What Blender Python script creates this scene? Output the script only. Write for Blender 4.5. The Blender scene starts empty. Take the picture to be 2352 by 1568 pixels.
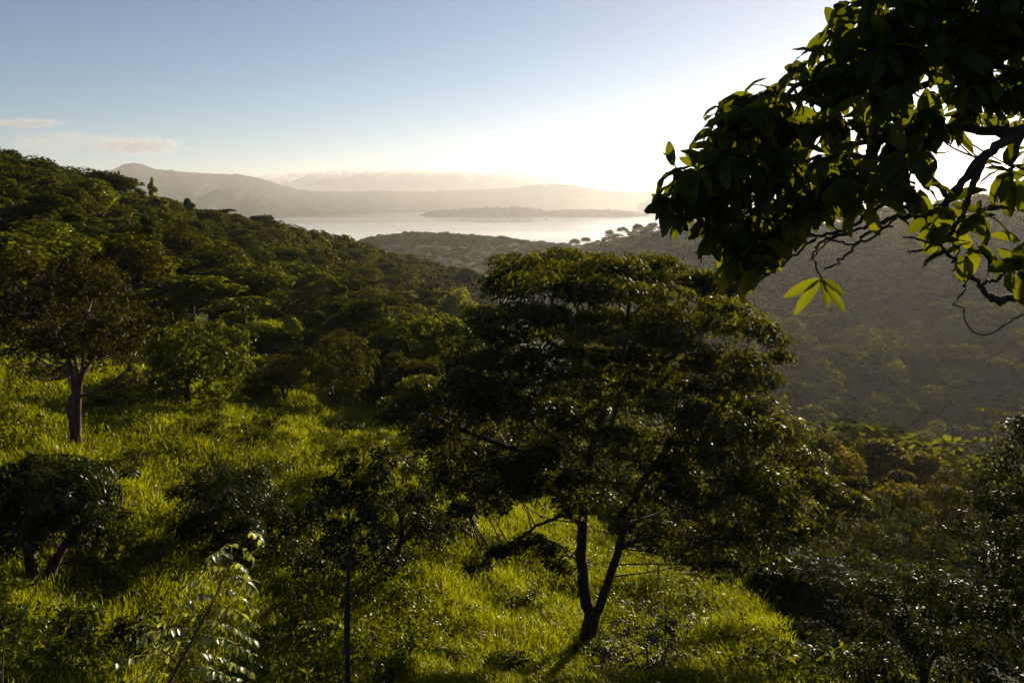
import bpy, math, random
import numpy as np
from mathutils import Vector

random.seed(11)
rng = np.random.default_rng(11)
sc = bpy.context.scene
R = math.radians

# ------------------------------------------------------------------ camera
CAMZ = 100.0            # the viewpoint stands 100 m above the lake
PITCH = 10.3
cam_d = bpy.data.cameras.new('camera')
cam = bpy.data.objects.new('camera', cam_d)
sc.collection.objects.link(cam)
cam_d.lens = 28.0
cam_d.sensor_width = 36.0
cam_d.clip_start = 0.1
cam_d.clip_end = 60000.0
cam.location = (0, 0, CAMZ)
cam.rotation_euler = (R(90 - PITCH), 0, 0)
sc.camera = cam

# ------------------------------------------------------------------ light
SUN_AZ, SUN_EL = 30.0, 14.5
world = bpy.data.worlds.new('World')
sc.world = world
world.use_nodes = True
wn = world.node_tree.nodes
wl = world.node_tree.links
bg = wn['Background']
sky = wn.new('ShaderNodeTexSky')
sky.sky_type = 'NISHITA'
sky.sun_disc = False
sky.sun_elevation = R(SUN_EL)
sky.sun_rotation = R(SUN_AZ)
sky.altitude = 200
sky.air_density = 0.7
sky.dust_density = 0.12
sky.ozone_density = 1.5
wl.new(sky.outputs[0], bg.inputs['Color'])
bg.inputs['Strength'].default_value = 0.05

sun_d = bpy.data.lights.new('sun', 'SUN')
sun_d.energy = 5.0
sun_d.angle = R(0.5)
sun_d.color = (1.0, 0.85, 0.64)
sun = bpy.data.objects.new('sun', sun_d)
sc.collection.objects.link(sun)
sdir = Vector((math.sin(R(SUN_AZ)) * math.cos(R(SUN_EL)), math.cos(R(SUN_AZ)) * math.cos(R(SUN_EL)), math.sin(R(SUN_EL))))
sun.rotation_euler = sdir.to_track_quat('Z', 'Y').to_euler()
sun.location = (60, 100, 220)

sc.view_settings.view_transform = 'Standard'
sc.view_settings.look = 'None'
sc.view_settings.gamma = 1.0
sc.view_settings.use_curve_mapping = False
sc.view_settings.exposure = 0.9
cy = sc.cycles
cy.max_bounces = 6
cy.diffuse_bounces = 2
cy.glossy_bounces = 2
cy.transmission_bounces = 4
cy.transparent_max_bounces = 8
cy.volume_bounces = 0
cy.use_denoising = True
cy.sample_clamp_indirect = 4.0

# ------------------------------------------------------------------ helpers
F_PX = 28.0 / 36.0 * 2352.0
cp, sp = math.cos(R(PITCH)), math.sin(R(PITCH))


def ray(u, v):
    """azimuth (radians, + towards the east side) and tan(elevation) of a viewing direction"""
    x = (np.asarray(u, float) - 1176.0) / F_PX
    y = (784.0 - np.asarray(v, float)) / F_PX
    dx = x
    dy = cp + sp * y
    dz = -sp + cp * y
    h = np.hypot(dx, dy)
    return np.arctan2(dx, dy), dz / h


def at(u, v, r):
    """point at horizontal distance r (m) in that direction"""
    a, t = ray(u, v)
    return np.array([math.sin(a) * r, math.cos(a) * r, CAMZ + t * r])


def px(p):
    """project world points (n,3) back to picture coordinates"""
    p = np.atleast_2d(p)
    x, y, z = p[:, 0], p[:, 1], p[:, 2] - CAMZ
    d = cp * y - sp * z
    up = sp * y + cp * z
    return 1176 + F_PX * x / d, 784 - F_PX * up / d


def nrm(a):
    a = np.asarray(a, float)
    return a / np.maximum(np.linalg.norm(a, axis=-1, keepdims=True), 1e-9)


def _hash(ix, iy, seed):
    h = (ix * 374761393 + iy * 668265263 + seed * 982451653) & 0xFFFFFFFF
    h = ((h ^ (h >> 13)) * 1274126177) & 0xFFFFFFFF
    return ((h ^ (h >> 16)) & 0xFFFF) / 65535.0


def vnoise(x, y, seed=0):
    x = np.asarray(x, float); y = np.asarray(y, float)
    ix = np.floor(x).astype(np.int64); iy = np.floor(y).astype(np.int64)
    fx = x - ix; fy = y - iy
    fx = fx * fx * (3 - 2 * fx); fy = fy * fy * (3 - 2 * fy)
    a = _hash(ix, iy, seed); b = _hash(ix + 1, iy, seed)
    c = _hash(ix, iy + 1, seed); d = _hash(ix + 1, iy + 1, seed)
    return (a * (1 - fx) + b * fx) * (1 - fy) + (c * (1 - fx) + d * fx) * fy


def fbm(x, y, octv=4, seed=0):
    s = 0; a = 0.5
    for k in range(octv):
        s = s + a * (vnoise(x, y, seed + k * 17) - 0.5) * 2
        x = np.asarray(x) * 2.03 + 11.3; y = np.asarray(y) * 2.03 - 5.7
        a *= 0.5
    return s


col = sc.collection


def tag(o, label=None, cat=None, group=None, kind=None):
    if label: o['label'] = label
    if cat: o['category'] = cat
    if group: o['group'] = group
    if kind: o['kind'] = kind
    return o


def empty(name, loc, label, cat, group=None):
    o = bpy.data.objects.new(name, None)
    col.objects.link(o)
    o.location = [float(c) for c in loc]
    o.empty_display_size = 0.3
    return tag(o, label, cat, group)


def mesh_from(name, V, F, rnd=None, smooth=False):
    """V (n,3); F list of int arrays (m,k)"""
    me = bpy.data.meshes.new(name)
    V = np.ascontiguousarray(V, dtype=np.float32)
    me.vertices.add(len(V))
    me.vertices.foreach_set('co', V.ravel())
    F = [np.asarray(f, dtype=np.int32) for f in F if len(f)]
    nl = sum(f.size for f in F)
    npoly = sum(len(f) for f in F)
    me.loops.add(nl)
    me.loops.foreach_set('vertex_index', np.concatenate([f.ravel() for f in F]))
    me.polygons.add(npoly)
    tot = np.concatenate([np.full(len(f), f.shape[1], np.int32) for f in F])
    start = np.concatenate([[0], np.cumsum(tot)[:-1]]).astype(np.int32)
    me.polygons.foreach_set('loop_start', start)
    me.polygons.foreach_set('loop_total', tot)
    if smooth:
        me.polygons.foreach_set('use_smooth', np.ones(npoly, dtype=bool))
    if rnd is not None:
        at_ = me.attributes.new('rnd', 'FLOAT', 'POINT')
        at_.data.foreach_set('value', np.ascontiguousarray(rnd, dtype=np.float32))
    me.update(calc_edges=True)
    return me


def obj(name, me, mat, parent=None, local_origin=None):
    o = bpy.data.objects.new(name, me)
    col.objects.link(o)
    if mat: me.materials.append(mat)
    if parent is not None: o.parent = parent
    return o


class Acc:
    def __init__(self):
        self.V = []; self.F = {}; self.r = []; self.n = 0

    def add(self, V, F, r=None):
        V = np.asarray(V, float)
        self.V.append(V)
        for f in F:
            f = np.asarray(f)
            if len(f): self.F.setdefault(f.shape[1], []).append(f + self.n)
        self.r.append(np.full(len(V), 0.5) if r is None else np.asarray(r, float))
        self.n += len(V)

    def mesh(self, name, origin=(0, 0, 0), smooth=False):
        V = np.concatenate(self.V) - np.asarray(origin)
        return mesh_from(name, V, [np.concatenate(v) for v in self.F.values()], np.concatenate(self.r), smooth)


def catmull(P, n=6):
    P = np.asarray(P, float)
    if len(P) < 3: 
        t = np.linspace(0, 1, n + 1)[:, None]
        return P[0] * (1 - t) + P[-1] * t
    Q = np.vstack([2 * P[0] - P[1], P, 2 * P[-1] - P[-2]])
    out = []
    for i in range(1, len(Q) - 2):
        p0, p1, p2, p3 = Q[i - 1], Q[i], Q[i + 1], Q[i + 2]
        for t in np.linspace(0, 1, n, endpoint=False):
            out.append(0.5 * ((2 * p1) + (-p0 + p2) * t + (2 * p0 - 5 * p1 + 4 * p2 - p3) * t * t + (-p0 + 3 * p1 - 3 * p2 + p3) * t ** 3))
    out.append(P[-1])
    return np.array(out)


def tube(acc, P, r0, r1=None, seg=7, sub=5, wob=0.0, smooth_path=True, lump=0.0):
    """tapered tube through the points P; r0 may be an array of radii"""
    P = np.asarray(P, float)
    C = catmull(P, sub) if smooth_path else P
    m = len(C)
    if np.ndim(r0) > 0:
        rr = np.interp(np.linspace(0, 1, m), np.linspace(0, 1, len(r0)), r0)
    else:
        rr = np.linspace(r0, r0 if r1 is None else r1, m)
    if wob > 0:
        C = C + np.concatenate([[[0, 0, 0]], rng.normal(0, wob, (m - 2, 3)), [[0, 0, 0]]]) if m > 2 else C
    T = np.gradient(C, axis=0); T = nrm(T)
    ref = np.array([0.31, 0.17, 0.93]) if abs(T[0, 2]) < 0.8 else np.array([0.93, 0.2, 0.1])
    U = nrm(np.cross(T, ref)); W = np.cross(T, U)
    ang = np.linspace(0, 2 * math.pi, seg, endpoint=False)
    rad = rr[:, None] * (1 + (rng.normal(0, lump, (m, seg)) if lump > 0 else 0))
    V = C[:, None, :] + rad[..., None] * (np.cos(ang)[None, :, None] * U[:, None, :] + np.sin(ang)[None, :, None] * W[:, None, :])
    V = V.reshape(-1, 3)
    i = np.arange(m - 1)[:, None] * seg; j = np.arange(seg)[None, :]; k = (j + 1) % seg
    F = np.stack([i + j, i + k, i + k + seg, i + j + seg], -1).reshape(-1, 4)
    V = np.vstack([V, C[-1] + T[-1] * rr[-1] * 0.6])
    e = (m - 1) * seg
    F3 = np.stack([e + np.arange(seg), e + (np.arange(seg) + 1) % seg, np.full(seg, m * seg)], -1)
    acc.add(V, [F, F3])
    return C


def two_mat(name, leafacc, woodacc, m1, m2, origin, parent, smooth=False):
    """leaves and the fine twigs that carry them in one mesh with two materials"""
    a = Acc()
    for q in (leafacc, woodacc):
        if q.n: a.add(np.concatenate(q.V), [np.concatenate(v) for v in q.F.values()], np.concatenate(q.r))
    me = a.mesh(name, origin, smooth)
    o = obj(name, me, m1, parent)
    me.materials.append(m2)
    st = np.empty(len(me.polygons), np.int32); me.polygons.foreach_get('loop_start', st)
    vi = np.empty(len(me.loops), np.int32); me.loops.foreach_get('vertex_index', vi)
    me.polygons.foreach_set('material_index', (vi[st] >= leafacc.n).astype(np.int32))
    return o


# leaf templates: (x across, y along, z up)
def leaf_fine():
    ts = [0, 0.1, 0.24, 0.4, 0.56, 0.72, 0.86, 0.95, 1.0]
    ws = [0.02, 0.5, 0.86, 1.0, 0.98, 0.84, 0.55, 0.25, 0.0]
    xs = [-1, -0.55, 0, 0.55, 1]
    V = []; 
    for i, (t, w) in enumerate(zip(ts, ws)):
        for x in xs:
            ripple = 0.035 * (1 if i % 2 else -1) * abs(x)
            V.append((x * w * 0.5, t, 0.20 * abs(x) * w * 0.5 + ripple - 0.0))
    F = []
    n = len(xs)
    for i in range(len(ts) - 1):
        for j in range(n - 1):
            a = i * n + j
            F.append((a, a + 1, a + n + 1, a + n))
    return np.array(V), [np.array(F)]


LEAF_FINE = leaf_fine()
LEAF_MID = (np.array([(0, 0, 0), (-0.5, 0.45, 0.10), (0, 0.5, 0), (0.5, 0.45, 0.10), (0, 1, -0.06)]),
            [np.array([(0, 2, 1), (0, 3, 2), (1, 2, 4), (2, 3, 4)])])
LEAF_FAR = (np.array([(0, 0, 0), (0.5, 0.5, 0.12), (0, 1, 0), (-0.5, 0.5, 0.05)]), [np.array([(0, 1, 2, 3)])])


def leaves(acc, templ, P, D, N, L, W, r, arch=0.0):
    """one leaf of the template at each P, pointing along D, its upper side towards N"""
    TV, TF = templ
    n = len(P)
    if n == 0: return
    D = nrm(D)
    X = nrm(np.cross(D, N))
    Z = np.cross(X, D)
    L = np.broadcast_to(np.asarray(L, float), (n,)); W = np.broadcast_to(np.asarray(W, float), (n,))
    arch = np.broadcast_to(np.asarray(arch, float), (n,))
    y = TV[None, :, 1]
    th = arch[:, None] * y
    # arching: bend the midrib downwards
    yy = np.where(np.abs(arch[:, None]) > 1e-4, np.sin(th) / np.where(np.abs(arch[:, None]) > 1e-4, arch[:, None], 1), y)
    zz = np.where(np.abs(arch[:, None]) > 1e-4, -(1 - np.cos(th)) / np.where(np.abs(arch[:, None]) > 1e-4, arch[:, None], 1), 0)
    V = (P[:, None, :] + (TV[None, :, 0] * W[:, None])[..., None] * X[:, None, :]
         + (yy * L[:, None])[..., None] * D[:, None, :]
         + (zz * L[:, None] + TV[None, :, 2] * W[:, None])[..., None] * Z[:, None, :])
    k = TV.shape[0]
    off = (np.arange(n) * k)
    F = [(f[None, :, :] + off[:, None, None]).reshape(-1, f.shape[1]) for f in TF]
    acc.add(V.reshape(-1, 3), F, np.repeat(np.broadcast_to(r, (n,)), k))


def rand_dirs(n):
    return nrm(rng.normal(0, 1, (n, 3)))


def lobe_points(c, rad, n, shell=0.6, up=0.35):
    """points in an ellipsoid, most of them in its outer, upper shell"""
    d = rand_dirs(n)
    d[:, 2] = np.where((d[:, 2] < -0.1) & (rng.random(n) < up * 2), -d[:, 2], d[:, 2])
    rr = shell + (1 - shell) * rng.random(n) ** 0.6
    inner = rng.random(n) < 0.18
    rr = np.where(inner, rng.random(n) * shell, rr)
    return np.asarray(c) + d * rr[:, None] * np.asarray(rad), d


def rosettes(acc, templ, P, A, k, L, W, droop=0.35, spread=1.0, arch=0.5, tone=None, jitter=0.35, up=0.8):
    """k leaves radiating from each twig tip P about the axis A"""
    n = len(P)
    kk = np.repeat(np.arange(n), k)
    a = nrm(A)[kk]
    ref = rand_dirs(n)[kk]
    U = nrm(np.cross(a, ref)); W2 = np.cross(a, U)
    ph = np.tile(np.linspace(0, 2 * math.pi, k, endpoint=False), n) + rng.normal(0, 0.3, n * k)
    D = a * rng.uniform(0.15, 0.7, n * k)[:, None] + spread * (np.cos(ph)[:, None] * U + np.sin(ph)[:, None] * W2)
    D = nrm(D)
    D[:, 2] -= droop * rng.uniform(0.3, 1.4, n * k)
    N = np.array([0, 0, up]) + a * 0.5 + rng.normal(0, jitter, (n * k, 3))
    s = rng.uniform(0.65, 1.15, n * k)
    t = (rng.random(n) if tone is None else tone)[kk] * 0.6 + rng.random(n * k) * 0.4
    leaves(acc, templ, P[kk] + D * 0.02, D, N, L * s, W * s, t, arch * rng.uniform(0.4, 1.4, n * k))


# ------------------------------------------------------------------ materials
def new_mat(name):
    m = bpy.data.materials.new(name)
    m.use_nodes = True
    nt = m.node_tree
    for n in list(nt.nodes):
        if n.type != 'OUTPUT_MATERIAL': nt.nodes.remove(n)
    return m, nt, nt.nodes, nt.links, nt.nodes['Material Output']


def ramp(nodes, stops):
    r = nodes.new('ShaderNodeValToRGB')
    e = r.color_ramp.elements
    while len(e) < len(stops): e.new(0.5)
    for el, (p, c) in zip(e, stops):
        el.position = p; el.color = (*c, 1)
    return r


def leaf_mat(name, dark, light, old=None, trans=(0.20, 0.24, 0.02), tfac=0.35, rough=0.38, spec=0.5, objvar=0.25, old_at=0.97, veins=False):
    m, nt, N, L, out = new_mat(name)
    a = N.new('ShaderNodeAttribute'); a.attribute_name = 'rnd'
    stops = [(0.0, dark), (0.75, light)]
    if old: stops += [(old_at - 0.03, light), (old_at, old)]
    cr = ramp(N, stops)
    L.new(a.outputs['Fac'], cr.inputs[0])
    oi = N.new('ShaderNodeObjectInfo')
    hsv = N.new('ShaderNodeHueSaturation')
    mp = N.new('ShaderNodeMapRange'); mp.inputs[3].default_value = 1 - objvar; mp.inputs[4].default_value = 1 + objvar
    L.new(oi.outputs['Random'], mp.inputs[0]); L.new(mp.outputs[0], hsv.inputs['Value'])
    L.new(cr.outputs[0], hsv.inputs['Color'])
    pr = N.new('ShaderNodeBsdfDiffuse')
    L.new(hsv.outputs[0], pr.inputs['Color'])
    gl = N.new('ShaderNodeBsdfGlossy')
    gl.inputs['Roughness'].default_value = rough
    tr = N.new('ShaderNodeBsdfTranslucent')
    mx = N.new('ShaderNodeMix'); mx.data_type = 'RGBA'; mx.blend_type = 'MIX'
    mx.inputs[0].default_value = 0.72
    L.new(hsv.outputs[0], mx.inputs[6]); mx.inputs[7].default_value = (*trans, 1)
    h2 = N.new('ShaderNodeHueSaturation')
    mp2 = N.new('ShaderNodeMapRange'); mp2.inputs[3].default_value = 0.55; mp2.inputs[4].default_value = 1.35
    L.new(a.outputs['Fac'], mp2.inputs[0]); L.new(mp2.outputs[0], h2.inputs['Value'])
    L.new(mx.outputs[2], h2.inputs['Color'])
    L.new(h2.outputs[0], tr.inputs['Color'])
    ms = N.new('ShaderNodeMixShader'); ms.inputs[0].default_value = tfac
    L.new(pr.outputs[0], ms.inputs[1]); L.new(tr.outputs[0], ms.inputs[2])
    wx = N.new('ShaderNodeMixShader'); wx.inputs[0].default_value = spec
    L.new(ms.outputs[0], wx.inputs[1]); L.new(gl.outputs[0], wx.inputs[2])
    L.new(wx.outputs[0] if spec > 0 else ms.outputs[0], out.inputs['Surface'])
    return m


def bark_mat(name, c1, c2, scale=6.0):
    m, nt, N, L, out = new_mat(name)
    tc = N.new('ShaderNodeTexCoord'); mpn = N.new('ShaderNodeMapping')
    mpn.inputs['Scale'].default_value = (scale, scale, scale * 0.22)
    L.new(tc.outputs['Object'], mpn.inputs[0])
    no = N.new('ShaderNodeTexNoise'); no.inputs['Scale'].default_value = 2.2; no.inputs['Detail'].default_value = 6
    L.new(mpn.outputs[0], no.inputs['Vector'])
    cr = ramp(N, [(0.35, c1), (0.68, c2)])
    L.new(no.outputs[0], cr.inputs[0])
    pr = N.new('ShaderNodeBsdfPrincipled'); pr.inputs['Roughness'].default_value = 0.85
    L.new(cr.outputs[0], pr.inputs['Base Color'])
    bp = N.new('ShaderNodeBump'); bp.inputs['Strength'].default_value = 0.7; bp.inputs['Distance'].default_value = 0.02
    L.new(no.outputs[0], bp.inputs['Height']); L.new(bp.outputs[0], pr.inputs['Normal'])
    L.new(pr.outputs[0], out.inputs['Surface'])
    return m


M = {}
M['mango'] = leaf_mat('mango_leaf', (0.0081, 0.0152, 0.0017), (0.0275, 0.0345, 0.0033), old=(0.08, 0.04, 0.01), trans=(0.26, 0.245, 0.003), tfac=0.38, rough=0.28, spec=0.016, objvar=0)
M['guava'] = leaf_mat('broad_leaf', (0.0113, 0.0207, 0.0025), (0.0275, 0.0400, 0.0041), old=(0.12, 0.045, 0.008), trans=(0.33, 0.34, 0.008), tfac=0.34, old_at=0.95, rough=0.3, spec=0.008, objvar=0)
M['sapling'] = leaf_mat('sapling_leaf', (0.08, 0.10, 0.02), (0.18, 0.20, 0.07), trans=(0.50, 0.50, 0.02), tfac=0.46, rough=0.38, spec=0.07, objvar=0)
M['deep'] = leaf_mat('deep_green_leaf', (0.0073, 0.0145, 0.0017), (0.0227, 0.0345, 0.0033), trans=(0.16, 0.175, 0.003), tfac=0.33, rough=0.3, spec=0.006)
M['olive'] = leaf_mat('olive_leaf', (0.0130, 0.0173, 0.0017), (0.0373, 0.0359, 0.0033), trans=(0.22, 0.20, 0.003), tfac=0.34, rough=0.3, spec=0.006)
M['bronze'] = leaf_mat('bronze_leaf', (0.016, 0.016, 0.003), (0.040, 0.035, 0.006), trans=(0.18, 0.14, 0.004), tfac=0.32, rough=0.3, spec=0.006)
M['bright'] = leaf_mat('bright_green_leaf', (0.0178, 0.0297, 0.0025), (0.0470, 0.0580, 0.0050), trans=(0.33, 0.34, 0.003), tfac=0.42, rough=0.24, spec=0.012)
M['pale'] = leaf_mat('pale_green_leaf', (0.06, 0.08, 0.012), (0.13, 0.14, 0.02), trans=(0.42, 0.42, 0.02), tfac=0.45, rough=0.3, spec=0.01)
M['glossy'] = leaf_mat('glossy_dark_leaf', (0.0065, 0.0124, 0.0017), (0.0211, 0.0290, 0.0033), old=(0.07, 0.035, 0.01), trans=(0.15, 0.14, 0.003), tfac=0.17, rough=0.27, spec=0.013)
M['painted_glint'] = leaf_mat('painted_glint_leaf', (0.03, 0.032, 0.015), (0.10, 0.085, 0.055), trans=(0.16, 0.12, 0.02), tfac=0.2, rough=0.25, spec=0.05)  # pale pinkish sun glints put into the leaf colour
M['grass'] = leaf_mat('tall_grass_blade', (0.0227, 0.0335, 0.0019), (0.0643, 0.0708, 0.0039), old=(0.15, 0.11, 0.04), old_at=0.985, trans=(0.46, 0.48, 0.002), tfac=0.54, rough=0.24, spec=0.016, objvar=0)
M['goldlit'] = leaf_mat('goldlit_olive_leaf', (0.018, 0.020, 0.003), (0.046, 0.042, 0.006), trans=(0.34, 0.27, 0.004), tfac=0.40, rough=0.3, spec=0.008)  # lit copy of olive: yellow sunlight put into the leaf colour
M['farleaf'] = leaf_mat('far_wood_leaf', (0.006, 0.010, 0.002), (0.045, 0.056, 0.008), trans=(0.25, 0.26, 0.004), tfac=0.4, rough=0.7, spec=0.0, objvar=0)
M['palm'] = leaf_mat('palm_frond', (0.05, 0.05, 0.012), (0.14, 0.09, 0.02), trans=(0.35, 0.20, 0.03), tfac=0.35, rough=0.35, spec=0.06, objvar=0.1)
M['bark'] = bark_mat('dark_bark', (0.018, 0.012, 0.008), (0.06, 0.038, 0.025))
M['redbark'] = bark_mat('reddish_bark', (0.035, 0.018, 0.012), (0.13, 0.06, 0.04))
M['twig'] = bark_mat('twig_bark', (0.014, 0.009, 0.006), (0.045, 0.026, 0.018), 20)


def ground_mat():
    m, nt, N, L, out = new_mat('hillside_ground')
    tc = N.new('ShaderNodeTexCoord')
    n1 = N.new('ShaderNodeTexNoise'); n1.inputs['Scale'].default_value = 0.03; n1.inputs['Detail'].default_value = 5
    n2 = N.new('ShaderNodeTexNoise'); n2.inputs['Scale'].default_value = 0.35; n2.inputs['Detail'].default_value = 6
    L.new(tc.outputs['Object'], n1.inputs['Vector']); L.new(tc.outputs['Object'], n2.inputs['Vector'])
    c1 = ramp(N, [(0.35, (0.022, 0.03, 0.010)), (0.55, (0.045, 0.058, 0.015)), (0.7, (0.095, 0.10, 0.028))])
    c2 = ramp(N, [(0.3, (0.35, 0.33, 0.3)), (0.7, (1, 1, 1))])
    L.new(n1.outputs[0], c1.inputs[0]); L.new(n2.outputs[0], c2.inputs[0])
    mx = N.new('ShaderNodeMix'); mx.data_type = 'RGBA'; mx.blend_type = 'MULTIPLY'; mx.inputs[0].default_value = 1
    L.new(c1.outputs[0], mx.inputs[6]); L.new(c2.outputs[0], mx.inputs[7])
    pr = N.new('ShaderNodeBsdfPrincipled'); pr.inputs['Roughness'].default_value = 0.95
    pr.inputs['Specular IOR Level'].default_value = 0.1
    L.new(mx.outputs[2], pr.inputs['Base Color'])
    bp = N.new('ShaderNodeBump'); bp.inputs['Strength'].default_value = 0.8; bp.inputs['Distance'].default_value = 0.5
    L.new(n2.outputs[0], bp.inputs['Height']); L.new(bp.outputs[0], pr.inputs['Normal'])
    L.new(pr.outputs[0], out.inputs['Surface'])
    return m


def forest_far_mat():
    m, nt, N, L, out = new_mat('far_forested_slope')
    tc = N.new('ShaderNodeTexCoord')
    n1 = N.new('ShaderNodeTexNoise'); n1.inputs['Scale'].default_value = 0.02; n1.inputs['Detail'].default_value = 8
    L.new(tc.outputs['Object'], n1.inputs['Vector'])
    c1 = ramp(N, [(0.35, (0.02, 0.03, 0.012)), (0.65, (0.06, 0.07, 0.025))])
    L.new(n1.outputs[0], c1.inputs[0])
    pr = N.new('ShaderNodeBsdfPrincipled'); pr.inputs['Roughness'].default_value = 1.0
    pr.inputs['Specular IOR Level'].default_value = 0.0
    L.new(c1.outputs[0], pr.inputs['Base Color'])
    L.new(pr.outputs[0], out.inputs['Surface'])
    return m


def water_mat():
    m, nt, N, L, out = new_mat('lake_water')
    tc = N.new('ShaderNodeTexCoord')
    n1 = N.new('ShaderNodeTexNoise'); n1.inputs['Scale'].default_value = 0.02; n1.inputs['Detail'].default_value = 4
    n2 = N.new('ShaderNodeTexNoise'); n2.inputs['Scale'].default_value = 0.0016; n2.inputs['Detail'].default_value = 3
    mpn = N.new('ShaderNodeMapping'); mpn.inputs['Scale'].default_value = (0.35, 1.6, 1)
    L.new(tc.outputs['Object'], n1.inputs['Vector'])
    L.new(tc.outputs['Object'], mpn.inputs[0]); L.new(mpn.outputs[0], n2.inputs['Vector'])
    pr = N.new('ShaderNodeBsdfPrincipled')
    pr.inputs['Base Color'].default_value = (0.09, 0.095, 0.09, 1)
    mr = N.new('ShaderNodeMapRange'); mr.inputs[1].default_value = 0.35; mr.inputs[2].default_value = 0.65
    mr.inputs[3].default_value = 0.05; mr.inputs[4].default_value = 0.13
    L.new(n2.outputs[0], mr.inputs[0]); L.new(mr.outputs[0], pr.inputs['Roughness'])
    pr.inputs['IOR'].default_value = 1.33
    bp = N.new('ShaderNodeBump'); bp.inputs['Strength'].default_value = 0.02; bp.inputs['Distance'].default_value = 1.0
    L.new(n1.outputs[0], bp.inputs['Height']); L.new(bp.outputs[0], pr.inputs['Normal'])
    L.new(pr.outputs[0], out.inputs['Surface'])
    return m


M['ground'] = ground_mat(); M['farland'] = forest_far_mat(); M['water'] = water_mat()

# ------------------------------------------------------------------ terrain
# surveyed heights: (u, r, z relative to the viewpoint), u only names the bearing
def brg(u): return float(ray(u, 784)[0])
SURV = []
for u in (-500, 0, 600, 1176, 1800, 2352, 2850):
    SURV += [(u, 1.4, -1.9), (u, 3, -3.1), (u, 6, -5.2), (u, 11, -8.0)]
SURV += [
    (-500, 17, -8.6), (-500, 26, -7.2), (-500, 40, -4.6), (-500, 80, 4), (-500, 150, 14), (-500, 400, 0), (-500, 1000, -60),
    (0, 60, -7.0), (0, 85, -4.0), (0, 112, -1.0), (0, 200, -12), (0, 500, -60), (0, 1000, -95),
    (200, 45, -8.6), (220, 70, -8.0), (250, 95, -6), (250, 125, -4),
    (400, 60, -10.2), (400, 90, -10.0), (380, 150, -7), (380, 260, -25), (380, 600, -75),
    (670, 76, -11.6), (600, 110, -13.5), (560, 180, -11), (560, 300, -30),
    (780, 75, -15), (800, 110, -18), (720, 210, -15), (720, 330, -34), (720, 700, -80), (720, 1100, -100),
    (1000, 60, -16), (1000, 95, -20.5), (950, 170, -25), (900, 260, -26), (900, 360, -42),
    (1176, 50, -18), (1150, 90, -25), (1100, 180, -36), (1060, 285, -33), (1080, 400, -60), (1100, 520, -66),
    (1350, 32, -14.4), (1400, 60, -24), (1400, 110, -40), (1400, 220, -58), (1400, 400, -68),
    (1700, 38, -18), (1700, 70, -30), (1700, 120, -48), (1700, 220, -76),
    (1950, 28, -15), (2000, 45, -21), (2000, 70, -29), (2000, 120, -48), (2000, 210, -79),
    (2352, 30, -17), (2352, 60, -28), (2352, 120, -48), (2352, 220, -78),
    (2850, 18, -12), (2850, 30, -17), (2850, 60, -27), (2850, 120, -45), (2850, 230, -72), (2850, 500, -20), (2850, 900, -40), (2850, 1400, -101),
    # knoll with meadows in the middle distance
    (850, 1000, -53), (850, 760, -60), (1000, 1010, -51), (1000, 700, -58), (1150, 980, -55), (1150, 690, -62), (1230, 950, -60), (1310, 930, -65), (1300, 650, -67),
    (850, 1350, -101), (1000, 1400, -102), (1150, 1400, -102), (1300, 1350, -102),
    # hill on the far side of the valley
    (1420, 820, -40), (1500, 700, -30), (1600, 680, -25), (1750, 640, -22), (2000, 610, -20), (2200, 580, -17), (2352, 640, -12), (2352, 560, -17),
    (1550, 480, -53), (1700, 440, -55), (2000, 430, -53), (2352, 410, -50), (1700, 330, -71), (2000, 330, -70), (2352, 320, -69),
    (1500, 1000, -75), (1700, 1000, -70), (2000, 950, -60), (2352, 950, -50), (1500, 1350, -102), (1700, 1400, -102), (2000, 1400, -102), (2352, 1400, -102),
    (2000, 265, -79), (1700, 265, -79), (2352, 265, -79),
]
SURV = np.array(SURV, float)
_sa = np.array([brg(u) for u in SURV[:, 0]])
# spots of the near slope sighted on the ground itself: (u, v, distance)
SIGHT = [(0, 1568, 15), (0, 1330, 19.5), (0, 1150, 24), (0, 1000, 31), (0, 860, 42), (95, 1365, 20), (178, 1035, 29), (430, 950, 38), (655, 945, 42), (768, 955, 44),
         (588, 1030, 34), (525, 1285, 23), (300, 1568, 16), (300, 1250, 22.5), (800, 1568, 17.2), (900, 1345, 22), (1150, 1200, 30), (1350, 1510, 20), (1700, 1400, 22),
         (1800, 1568, 17.4), (1176, 1568, 17.6), (1000, 1050, 38), (2000, 1568, 17.2), (2352, 1600, 16.5), (-250, 1300, 19.0), (-250, 1000, 30)]
_sg = [ray(u, v) for u, v, r in SIGHT]
_sa = np.concatenate([_sa, [float(q[0]) for q in _sg]])
SURV = np.concatenate([SURV, [(u, r, float(q[1]) * r) for (u, v, r), q in zip(SIGHT, _sg)]])
KA, KR = 5.0, 2.2
_SX = np.stack([_sa * KA, np.log(SURV[:, 1]) * KR], 1)
_SY = SURV[:, 2] / SURV[:, 1]


def _k(d2): return 0.5 * d2 * np.log(np.maximum(d2, 1e-12))


_n = len(_SX)
_A = np.zeros((_n + 3, _n + 3))
_A[:_n, :_n] = _k(((_SX[:, None] - _SX[None]) ** 2).sum(-1)) + np.eye(_n) * 0.02
_A[:_n, _n] = 1; _A[:_n, _n + 1:] = _SX; _A[_n, :_n] = 1; _A[_n + 1:, :_n] = _SX.T
_w = np.linalg.solve(_A, np.concatenate([_SY, np.zeros(3)]))
AZ_LIM = brg(2850) - 0.02


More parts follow.
